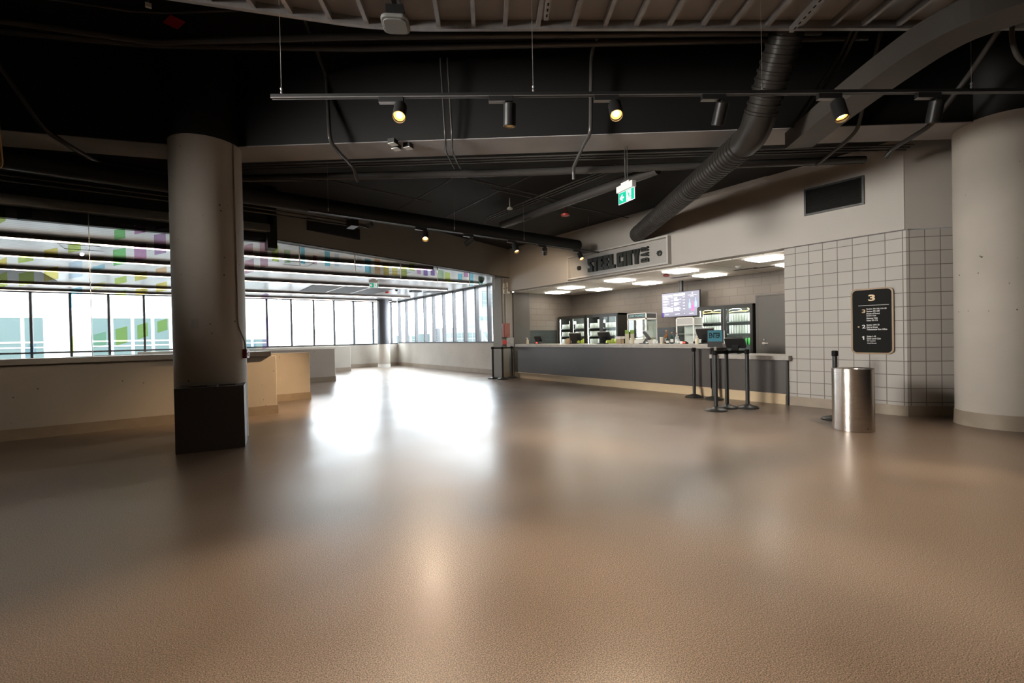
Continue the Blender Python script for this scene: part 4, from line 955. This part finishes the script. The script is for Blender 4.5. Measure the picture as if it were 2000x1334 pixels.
# ------------------------------------------------------------------ duct work and pipes
def ribbed(pts, r, pitch=.08):
    pts = [Vector(p) for p in pts]; out = []; rad = []
    for a, b in zip(pts, pts[1:]):
        n = max(1, int((b - a).length / pitch))
        for k in range(n):
            for f, q in ((0, r), (.55, r), (.62, r * 1.09), (.93, r * 1.09)):
                out.append(a + (b - a) * ((k + f) / n)); rad.append(q)
    out.append(pts[-1]); rad.append(r)
    return out, rad
sd = thing('spiral_duct', 'thick black spiral air duct bending down into the bar fascia', 'air duct', (6.66, 3.21, 4.09))
p0, p1, p2, p3 = Vector((5.12, 1.79, 5.2)), Vector((5.69, 2.66, 3.90)), Vector((5.90, 2.96, 3.70)), Vector((8.74, 6.90, 3.62))
a, r_ = ribbed([p0, p1], .170); MB().tube(a, r_, 28).build('upper_run', 'spiral', sd, world=True, smooth=True)
el = bend([p1, Vector((5.77, 2.78, 3.72)), p2], .2, 6)
MB().tube(el, .182, 28).build('elbow', 'spiral', sd, world=True, smooth=True)
a, r_ = ribbed([p2, p3], .170); MB().tube(a, r_, 28).build('lower_run', 'spiral', sd, world=True, smooth=True)
dv = (p3 - p2).normalized()
for s in (.35, .97):
    c = p2.lerp(p3, s); MB().tube([c - dv * .03, c + dv * .03], .190, 28).build('clamp_ring', 'black_metal', sd, world=True, smooth=True)
def pipe(name, lab, pts, r, m='black_pipe', cat='pipe', b=.12, grp=None, seg=10):
    o = MB().tube(bend(pts, b) if len(pts) > 2 else pts, r, seg).build(name, m, smooth=True)
    return tag(o, lab, cat, grp)
pipe('water_pipe', 'long thick black pipe running along the ring beam below the deck', [(.90, 8.44, 3.90), (4.375, 5.867, 3.90), (8.58, 2.48, 3.90)], .058)
for k, (dx, z) in enumerate(((0, 3.93), (.06, 3.93), (.12, 3.925))):
    pipe('conduit', ('thin black conduit tight to the back edge of the ring beam, %s of three' % ('front', 'middle', 'rear')[k]), [(.80 + dx, 7.92 + dx, z), (8.6 + dx, 1.90 + dx, z)], .012, cat='conduit', grp='conduits behind the ring beam')
pipe('sprinkler_pipe', 'black sprinkler pipe stepping under the ring beam near the left column', [(1.17, 5.33, 4.9), (1.74, 6.5, 4.9), (1.68, 6.18, 3.88), (1.87, 6.44, 3.86), (2.20, 6.88, 3.86), (2.31, 7.04, 3.72)], .026)
pipe('sprinkler_pipe', 'black sprinkler pipe stepping under the middle of the ring beam', [(3.9, 3.4, 4.9), (4.35, 4.1, 4.88), (4.36, 4.15, 3.88), (4.45, 4.35, 3.86), (4.95, 5.08, 3.86), (4.97, 5.10, 3.68)], .026)
pipe('sprinkler_pipe', 'black sprinkler pipe bending under the beam at the far left', [(-1.75, 7.6, 4.9), (-1.2, 7.85, 3.92), (-1.0, 8.08, 3.84), (-.64, 8.91, 3.84)], .03)
pipe('sprinkler_pipe', 'black pipe sloping down to the fascia beside the right column', [(7.0, .55, 4.9), (7.6, 1.15, 4.3), (7.77, 1.55, 3.86), (8.09, 2.01, 3.80), (8.09, 2.10, 3.70)], .03)
pipe('sprinkler_pipe', 'black pipe dropping under the beam right of the spiral duct', [(6.75, 1.75, 4.9), (7.2, 2.15, 3.90), (7.30, 2.28, 3.84), (7.62, 2.78, 3.72)], .024)
for k, d in enumerate((0, .07)):
    pipe('conduit', 'black conduit of the close pair crossing under the beam, %s' % ('nearer the left column', 'nearer the spiral duct')[k], [(2.84 + d, 5.3 - d * .8, 4.9), (2.92 + d, 5.36 - d * .8, 3.9), (3.08 + d, 5.66 - d * .8, 3.88), (3.5 + d, 6.16 - d * .8, 3.88)], .013, cat='conduit')
for k, (p, l) in enumerate((([(-1.42, 7.2, 4.8), (-.11, 6.75, 4.8), (1.79, 5.32, 4.8), (6.2, 2.2, 4.8)], 'long black pipe under the high deck, bending above the left column, lower one'), ([(-1.6, 7.62, 4.86), (-.15, 6.95, 4.86), (1.94, 5.60, 4.86), (6.9, 1.95, 4.86)], 'long black pipe close along the ring beam top'),
                            ([(-1.38, 6.99, 5.0), (-.29, 6.6, 5.0), (.03, 6.41, 5.0), (1.2, 5.5, 5.0)], 'thin black conduit leading to the red plate'))):
    pipe('high_pipe', l, p, .04 if k < 2 else .015)
pipe('black_duct', 'long thick round black duct behind the header light track', [(-2.2, 7.98, 3.56), (8.02, 8.12, 3.50)], .13, m='black_beam', cat='air duct', seg=24)
for k in range(4):
    pipe('conduit', 'black conduit in the flat bundle above the header, %s' % ('lowest', 'second from below', 'third from below', 'topmost')[k], [(-3.0, 8.66 - .05 * k, 3.46 + .055 * k), (1.2, 8.66 - .05 * k, 3.46 + .055 * k), (2.62, 8.62 - .05 * k, 3.42 + .045 * k)], .016, cat='conduit', grp='conduit bundle above the header')
jb = thing('junction_box', 'black junction box with looping cables at the end of the conduit bundle', 'junction box', (2.72, 8.54, 3.48))
MB().box(2.62, 2.76, 8.40, 8.70, 3.37, 3.62).build('box_body', 'black_metal', jb, world=True, bevel=.005)
for k in range(5):
    MB().tube(bend([(2.76, 8.44 + .05 * k, 3.40 + .02 * k), (2.98, 8.44 + .05 * k, 3.36 + .03 * k), (3.08, 8.5 + .02 * k, 3.46 + .02 * k), (2.98, 8.54, 3.56), (2.76, 8.5, 3.58)], .08), .009, 6).build('cable_loop', 'black_pipe', jb, world=True, smooth=True)
pipe('round_duct', 'dull black round duct slanting back behind the exit sign', [(6.16, 4.45, 3.88), (6.16, 8.7, 3.88)], .085, cat='air duct', seg=20)
for k in range(3):
    pipe('conduit', 'black conduit running beside the slanting round duct, %s' % ('outermost', 'middle', 'innermost')[k], [(5.62 + .09 * k, 4.8, 3.95), (5.62 + .09 * k, 8.6, 3.95)] if k else [(5.62, 4.8, 3.95), (5.62, 8.5, 3.95), (5.7, 8.8, 3.85)], .014, cat='conduit', grp='conduits beside the slanting duct')
for k, (p, l) in enumerate((([(4.93, 9.2, 4.0), (4.88, 5.8, 4.0)], 'thin black pipe running straight back under the lower deck'), ([(2.10, 7.9, 3.95), (4.1, 8.14, 3.95)], 'thin black conduit crossing the lower deck near the left column'),
                            ([(3.79, 9.0, 3.98), (3.83, 7.0, 3.98), (3.77, 6.3, 3.98)], 'short black conduit running straight back behind the left column'), ([(3.6, 6.5, 3.95), (4.0, 6.6, 3.95), (6.6, 6.72, 3.95)], 'black conduit crossing the slanting duct'),
                            ([(4.6, 6.84, 3.95), (6.3, 6.81, 3.92), (8.3, 6.79, 3.92)], 'black conduit ending at the fascia above the exit sign'))):
    pipe('conduit', l, p, .011, cat='conduit')
for k, d in enumerate((0, .12)):
    pipe('conduit', 'black conduit right of the spiral duct, %s' % ('nearer the duct', 'further from the duct')[k], [(6.3 + d, 1.8, 4.95), (6.50 + d, 2.1, 4.6), (6.42 + d, 2.62, 3.9)], .02, cat='conduit')
# curved grey sheet-metal duct, rectangular section
cv = [(6.72, 2.66), (6.1, 1.98), (5.72, 1.52), (5.42, 1.12), (5.30, .85), (5.34, .5), (5.5, .1), (5.9, -.5)]
cvp = bend([(x, y, 0) for x, y in cv], .3, 4); d_ = MB(); n_ = len(cvp); vs = []
for i, p in enumerate(cvp):
    t = (cvp[min(i + 1, n_ - 1)] - cvp[max(i - 1, 0)]).normalized(); nn = Vector((-t.y, t.x, 0)) * .17
    vs += [(p + nn) + Vector((0, 0, 3.72)), (p - nn) + Vector((0, 0, 3.72)), (p - nn) + Vector((0, 0, 3.93)), (p + nn) + Vector((0, 0, 3.93))]
fs = [(0, 1, 2, 3), tuple(4 * (n_ - 1) + k for k in (3, 2, 1, 0))] + [(4 * i + k, 4 * i + (k + 1) % 4, 4 * i + 4 + (k + 1) % 4, 4 * i + 4 + k) for i in range(n_ - 1) for k in range(4)]
tag(d_.add(vs, fs).build('curved_duct', 'duct_grey'), 'wide curved grey sheet-metal duct sweeping under the ceiling beside the right column', 'air duct')

# hung deck with ribs
EDG = [(-1.6, 5.78), (1.54, 4.56), (1.98, 4.32), (7.6, .44)]
dk = thing('hung_ceiling_frame', 'grey steel ceiling frame with ribs hung across the top of the hall', 'ceiling frame', (2.5, 3.0, 4.4))
back = [(6.0, -1.9), (.5, 1.9), (.2, 2.1), (-3.0, 3.4)]
MB().prism(EDG + back, 4.47, 4.52).build('deck_panel', 'panel_grey', dk, world=True)
e = MB(); pts = [Vector((x, y, 4.40)) for x, y in EDG]; pts = bend(pts, .5, 5)
for a, b in zip(pts, pts[1:]):
    d = (b - a).normalized(); n = Vector((-d.y, d.x, 0))
    e.prism([(p.x, p.y) for p in (a, b, b - n * .04, a - n * .04)], 4.385, 4.47)
e.build('edge_channel', 'galv', dk, world=True)
RB = [(-1.1, 5.56), (-.7, 5.42), (-.35, 5.28), (0.02, 5.13), (0.34, 5.0), (0.68, 4.88), (0.98, 4.77), (1.30, 4.64), (1.61, 4.50), (1.92, 4.33), (2.21, 4.14), (2.50, 3.95), (2.76, 3.77), (3.03, 3.58), (3.33, 3.38), (3.59, 3.20), (3.85, 3.02), (4.13, 2.83), (4.41, 2.63), (4.66, 2.46), (4.96, 2.26), (5.24, 2.06), (5.52, 1.87), (5.78, 1.69), (6.08, 1.48), (6.36, 1.29), (6.64, 1.1)]
for x, y in RB:
    k = Vector((-.55, -.835, 0)); p = Vector((x, y, 0)); q = p + k * 2.3; n = Vector((.835, -.55, 0)) * .02
    MB().prism([(v.x, v.y) for v in (p + n, q + n, q - n, p - n)], 4.405, 4.47).build('rib', 'galv', dk, world=True)
for nm, a, b in (('near the middle of the picture', (2.95, 3.36, 4.30), (2.3, 2.45, 4.30)), ('beside the spiral duct', (5.12, 2.08, 4.30), (4.5, 1.25, 4.30))):
    a, b = Vector(a), Vector(b); d = (b - a).normalized(); n = Vector((-d.y, d.x, 0)) * .021
    s = thing('strut_channel', 'slotted steel strut fixed under the hung frame ' + nm, 'strut', tuple(a))
    MB().prism([(v.x, v.y) for v in (a + n, b + n, b - n, a - n)], 4.33, 4.385).build('channel', 'galv', s, world=True)
    q = MB()
    for k in range(14):
        c = a + d * (.05 + .075 * k); m = n * .35
        q.prism([(v.x, v.y) for v in (c + m, c + d * .035 + m, c + d * .035 - m, c - m)], 4.328, 4.33)
    q.build('slots', 'sign_black', s, world=True)
ap = thing('wifi_access_point', 'rounded square white access point hung from the ceiling frame', 'access point', (1.72, 4.06, 4.2), -.55)
MB().prism(rrect(.25, .25, .06), 0, .035).build('body', 'dim_plastic', ap, bevel=.01)
MB().prism(rrect(.21, .21, .05), -.012, 0).build('front_cover', 'dim_plastic', ap, bevel=.006)
MB().box(-.08, .08, -.06, .06, .035, .16).box(-.02, .02, -.5, .06, .16, .19).build('bracket', 'black_metal', ap)
t = MB().box(-.055, .055, -.055, .055, 0, .012, T=TR(2.27, 5.38, 5.185, .5)).box(-.02, .02, -.02, .02, .012, .02, T=TR(2.27, 5.38, 5.185, .5)).build('cover_plate', 'white_plastic', bevel=.003)
tag(t, 'small white square cover plate on the black deck by the access point', 'cover plate')
t = MB().box(-.075, .075, -.11, .11, 0, .012, T=TR(.087, 6.83, 5.15, .35)).box(-.03, .03, -.03, .03, .012, .06, T=TR(.087, 6.83, 5.15, .35)).build('cover_plate', 'red', bevel=.003)
tag(t, 'bright red cover plate on the black ceiling above the left column', 'cover plate')
for i, (x, y, s) in enumerate(((2.40, 5.85, 'the left of the pair'), (2.62, 5.86, 'the right of the pair'), (2.50, 5.98, 'the middle one behind the pair'))):
    t = thing('outlet_box', 'small white-bottomed electrical box under the ring beam, ' + s, 'electrical box', (x, y, 3.95), .6)
    MB().box(-.05, .05, -.05, .05, -.06, 0).build('box_body', 'black_metal', t)
    MB().box(-.05, .05, -.05, .05, -.066, -.06).build('box_cover', 'white_metal', t)
t = thing('strut_bracket', 'small pale bracket with a rod hanging at the top left of the hall', 'bracket', (-.13, 5.80, 5.2))
MB().tube([(0, 0, -.55), (0, 0, 0)], .006).build('rod', 'rod', t); MB().box(-.025, .025, -.015, .015, -.56, -.52).build('clip', 'white_metal', t)
pipe('bronze_loop', 'bronze tube loop hanging at the left edge of the hall', [(-1.42, 6.95, 3.9), (-1.46, 7.3, 3.25), (-1.6, 7.35, 3.2), (-1.7, 7.3, 3.3), (-1.72, 7.0, 4.2)], .012, m='copper', cat='tube')
pipe('grey_cable', 'thick grey cable hanging in a curve at the top right corner', [(6.15, .62, 4.35), (5.98, .66, 3.85), (6.0, .62, 3.62), (6.25, .45, 3.52), (6.6, .2, 3.56)], .018, m='duct_grey', cat='cable', b=.15)
sm = MB().lathe([(.02, -.05), (.055, -.045), (.06, -.02), (.035, -.012), (.035, 0)], 20, T=TR(5.55, 7.55, 3.93)).tube([(5.55, 7.55, 3.93), (5.55, 7.55, 4.12)], .012).build('smoke_detector', 'white_plastic', smooth=True)
tag(sm, 'white smoke detector hanging under the black lower deck', 'detector')
sm = MB().lathe([(.03, -.06), (.085, -.05), (.09, -.02), (.05, 0)], 24, T=TR(6.50, 6.93, 3.80)).tube([(6.5, 6.93, 3.8), (6.5, 6.93, 4.12)], .014).build('heat_detector', 'red', smooth=True)
tag(sm, 'bright red round detector hanging under the lower deck near the exit sign', 'detector')

# ------------------------------------------------------------------ exit signs
def exit_sign(lab, T, w, h, rods):
    t = thing('exit_sign', lab, 'exit sign', tuple(T.translation))
    MB().box(-w / 2 - .01, w / 2 - .01, h / 2, h / 2 + .09, -.035, .035, T=T).box(-w * .25, w * .25, h / 2 + .09, h / 2 + .12, -.03, .03, T=T).build('housing', 'white_plastic', t, world=True, bevel=.004)
    MB().box(-w / 2, w / 2, -h / 2, h / 2, -.006, .004, T=T).build('white_edge', 'exit_white', t, world=True)
    e = .007
    MB().box(-w / 2 + e, w / 2 - e, -h / 2 + e, h / 2 - e, .004, .0055, T=T).build('green_face', 'exit_green', t, world=True)
    P4 = T @ Matrix.Translation((0, 0, .0055)); k = h / .168
    MB().prism([(-.145 * k, 0), (-.085 * k, .052 * k), (-.075 * k, .035 * k), (-.098 * k, .012 * k), (-.05 * k, .012 * k), (-.05 * k, -.012 * k), (-.098 * k, -.012 * k), (-.075 * k, -.035 * k), (-.085 * k, -.052 * k)], 0, .001, T=P4).build('arrow', 'exit_white', t, world=True)
    MB().box(.0, .105 * k, -.072 * k, .068 * k, 0, .001, T=P4).build('doorway', 'exit_white', t, world=True)
    P5 = P4 @ Matrix.Translation((.05 * k, 0, .001)) @ Matrix.Diagonal((k, k, 1, 1))
    rm = MB().lathe([(.011, 0), (.011, .001)], 14, T=P5 @ Matrix.Translation((-.010, .045, 0)))
    for a, b, ww in (((-.004, .03), (.010, -.008), .018), ((.008, -.005), (-.012, -.03), .011), ((-.012, -.03), (-.022, -.062), .010), ((.010, -.008), (.026, -.026), .011), ((.026, -.026), (.052, -.024), .010), ((-.004, .026), (-.026, .012), .008), ((-.026, .012), (-.044, .014), .007), ((.002, .026), (.024, .018), .008), ((.024, .018), (.034, .004), .007)):
        a, b = Vector((*a, 0)), Vector((*b, 0)); d = (b - a).normalized(); n = Vector((-d.y, d.x, 0)) * ww / 2
        rm.prism([(v.x, v.y) for v in (a - d * .003 + n, b + d * .003 + n, b + d * .003 - n, a - d * .003 - n)], 0, .001, T=P5)
    rm.build('running_figure', 'exit_green', t, world=True)
    if rods: MB().tube([T @ Vector((-.02, h / 2 + .12, 0)), T @ Vector((-.02, h / 2 + .12 + rods, 0))], .009).tube([T @ Vector((.03, h / 2 + .12, 0)), T @ Vector((.03, h / 2 + .12 + rods, 0))], .006).box(-.06, .06, h / 2 + .115, h / 2 + .14, -.03, .03, T=T).build('hanger_rods', 'black_pipe', t, world=True)
exit_sign('green exit sign with left arrow hung before the bar fascia', frame((5.21, 4.29, 3.26), (-.2, -.98, 0), (0, 0, 1)), .35, .168, .74)
exit_sign('small green exit sign under the white corridor ceiling', frame((4.98, 13.9, 2.97), (1, -.1, 0), (0, 0, 1)), .27, .15, 0)
tag(MB().box(4.88, 5.08, 13.87, 13.93, 3.166, 3.2).build('exit_sign_mount', 'grey_plastic'), 'grey mounting block above the corridor exit sign', 'bracket')

# ------------------------------------------------------------------ corridor ceiling fittings
for y, xe, l in ((11.15, 5.6, 'nearest the glass screen'), (13.35, 8.42, 'second from the glass screen'), (15.66, 8.47, 'middle one of five'), (19.2, 8.5, 'second from the far windows'), (21.35, 8.5, 'nearest the far windows')):
    t = thing('linear_light', 'long glowing linear light under the corridor ceiling, ' + l, 'linear light', (0, y, 3.197), group='linear lights under the corridor ceiling')
    MB().box(-11, xe, -.06, .06, -.07, 0).build('light_body', 'strip_body', t)
    MB().box(-11, xe - .03, -.05, .06, -.080, -.07).build('light_strip', 'strip_light', t)
for x0, x1, l in ((3.85, 6.7, 'behind the small exit sign'), (-6.2, -2.7, 'seen through the glass screen')):
    t = thing('ceiling_louvre', 'dark louvred panel with white dividers in the corridor ceiling ' + l, 'ceiling louvre', ((x0 + x1) / 2, 17.4, 3.2))
    MB().box(x0, x1, 16.0, 18.7, 3.185, 3.2).build('dark_panel', 'corr_dark', t, world=True)
    for k in (1, 2): 
        xx = x0 + (x1 - x0) * k / 3; MB().box(xx - .03, xx + .03, 16.0, 18.7, 3.175, 3.186).build('divider', 'white_metal', t, world=True)
t = thing('security_camera', 'dark dome security camera under the corridor ceiling near the pilaster', 'camera', (8.0, 12.5, 3.2))
MB().lathe([(.10, -.07), (.105, 0)], 24).build('housing', 'grey_plastic', t, smooth=True)
MB().lathe([(.002, -.16), (.05, -.148), (.08, -.11), (.088, -.07)], 24).build('dome', 'dome', t, smooth=True)
tag(MB().lathe([(.03, -.06), (.09, -.05), (.095, 0)], 20, T=TR(6.91, 17.75, 3.2)).build('heat_detector', 'red', smooth=True), 'red round detector on the white corridor ceiling', 'detector')
tag(MB().lathe([(.02, -.06), (.06, -.05), (.07, 0)], 20, T=TR(6.95, 16.9, 3.2)).build('smoke_detector', 'dome', smooth=True), 'small dark detector on the white corridor ceiling', 'detector')
tag(MB().box(7.55, 7.95, 16.8, 17.1, 3.15, 3.2).build('speaker_box', 'corr_dark'), 'dark flat box on the corridor ceiling left of the side windows', 'speaker')
t = MB().box(8.25, 8.85, 16.7, 17.3, 3.185, 3.2)
tag(t.build('square_diffuser', 'corr_dark'), 'dark square air diffuser in the corridor ceiling by the side windows', 'air diffuser')
for x, y, l in ((2.5, 12.2, 'near the glass baffle'), (5.2, 12.6, 'before the small exit sign'), (-1.4, 12.1, 'seen through the glass screen')):
    q = MB()
    for a in ((-.3, .3, -.3, -.28), (-.3, .3, .28, .3), (-.3, -.28, -.28, .28), (.28, .3, -.28, .28)): q.box(*a, -.006, 0, T=TR(x, y, 3.2))
    tag(q.build('access_hatch', 'galv'), 'square access hatch frame in the corridor ceiling ' + l, 'hatch')

# pilaster fittings
t = thing('fire_hose_cabinet', 'tall pale red fire cabinet on the bare concrete beside the side windows', 'fire cabinet', (8.60, 12.1, 1.52))
MB().box(8.47, 8.72, 11.98, 12.10, 1.30, 1.74).build('cabinet_body', 'faded_red', t, world=True, bevel=.006)
MB().box(8.50, 8.69, 11.972, 11.98, 1.34, 1.70).build('cabinet_door', 'faded_red', t, world=True)
t = MB().box(8.48, 8.62, 12.03, 12.10, 1.06, 1.20).build('fire_alarm_box', 'red', bevel=.004); tag(t, 'small red alarm box below the pale red cabinet', 'fire alarm')
t = MB().box(8.62, 8.92, 12.05, 12.10, .98, 1.28).build('electrical_box', 'galv', bevel=.004); tag(t, 'grey metal box on the bare concrete next to the red alarm box', 'electrical box')
for k, (x, z) in enumerate(((8.55, 2.95), (8.70, 2.98), (8.55, 2.77), (8.70, 2.79))):
    tag(MB().box(x, x + .12, 12.092, 12.099, z - .08, z + .08).build('paper_notice', 'paper'), 'white paper notice on the bare concrete, %s' % ('top one towards the windows', 'top one towards the bar', 'lower one towards the windows', 'lower one towards the bar')[k], 'notice')
for k, x in enumerate((8.53, 8.63)):
    pipe('conduit', 'vertical grey conduit above the pale red cabinet, %s' % ('nearer the windows', 'nearer the bar')[k], [(x, 12.075, 1.74), (x, 12.075, 3.2)], .016, m='galv', cat='conduit')

# ------------------------------------------------------------------ outside
struct(MB().box(-60, 120, 22.3, 140, -4.2, -4), 'ground_outside', 'asphalt')
t = thing('building', 'white building with teal windows across the street, seen through the glass screen', 'building', (-3, 45, -4)); 
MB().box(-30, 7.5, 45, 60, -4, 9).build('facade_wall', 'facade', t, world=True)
for x0, x1, z0 in ((-9.6, -8.4, -.6), (-8.2, -7.3, -.6), (-4.8, -3.9, -.6), (-3.6, -2.6, -.6), (-2.4, -1.4, -.6), (-1.2, -.3, -.6), (.2, 1.2, -.6), (1.5, 2.4, -.6), (4.6, 5.3, -.6), (5.5, 6.5, -.6), (-13.2, -12.2, -.6), (-12.0, -11.0, -.6)):
    z1 = 3.3 if x0 < 3 else 1.6
    w = MB().box(x0, x1, 44.93, 45.0, z0, z1).build('window', 'teal_glass', t, world=True)
    MB().box(x0, x1, 44.90, 44.93, 1.55, 1.65).box(x0, x1, 44.90, 44.93, 1.2, 1.28).build('window_bar', 'facade', w, world=True)
def block(lab, x0, x1, y0, y1, z1, m, wins=()):
    t = thing('building', lab, 'building', ((x0 + x1) / 2, y0, -4))
    MB().box(x0, x1, y0, y1, -4, z1).build('facade_wall', m, t, world=True)
    for a, b, c, d in wins: MB().box(a, b, y0 - .06, y0, c, d).build('window', 'teal_glass', t, world=True)
block('low grey building beyond the side windows, next to the far corner column', 20.5, 27.5, 60, 70, 2.7, 'facade_grey', ((24.5, 25.2, .4, 1.8), (25.8, 26.4, .4, 1.8), (26.7, 27.2, .4, 1.8)))
block('mid grey building with one wide window beyond the side windows', 28, 31.2, 62, 70, 3.6, 'facade_grey', ((28.6, 30.4, .6, 2.0),))
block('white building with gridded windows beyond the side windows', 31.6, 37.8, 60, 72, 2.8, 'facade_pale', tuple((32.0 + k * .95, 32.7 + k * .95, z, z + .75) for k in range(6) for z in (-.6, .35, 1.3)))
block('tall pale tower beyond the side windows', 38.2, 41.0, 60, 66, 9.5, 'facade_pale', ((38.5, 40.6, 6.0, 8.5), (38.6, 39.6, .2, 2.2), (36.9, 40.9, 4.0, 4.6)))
tr = thing('bare_tree', 'bare branching tree outside the last side window by the pilaster', 'tree', (24.3, 36, -4))
tk = MB().tube([(24.3, 36, -4), (24.4, 36, -1), (24.3, 36, 1.0)], [.16, .13, .09])
for k in range(14):
    a = random.uniform(0, 6.28); h = random.uniform(-.5, 1.0); l = random.uniform(1.2, 2.6)
    e = Vector((24.35 + math.cos(a) * l * .5, 36 + math.sin(a) * l * .5, h + l * .8)); s0 = Vector((24.35, 36, h))
    mid = s0.lerp(e, .5) + Vector((0, 0, -.1)); tk.tube([s0, mid, e], [.05, .035, .012], 5)
    tk.tube([mid, mid + Vector((random.uniform(-.6, .6), .2, .8))], [.025, .008], 5)
tk.build('trunk_and_branches', 'bark', tr, world=True)
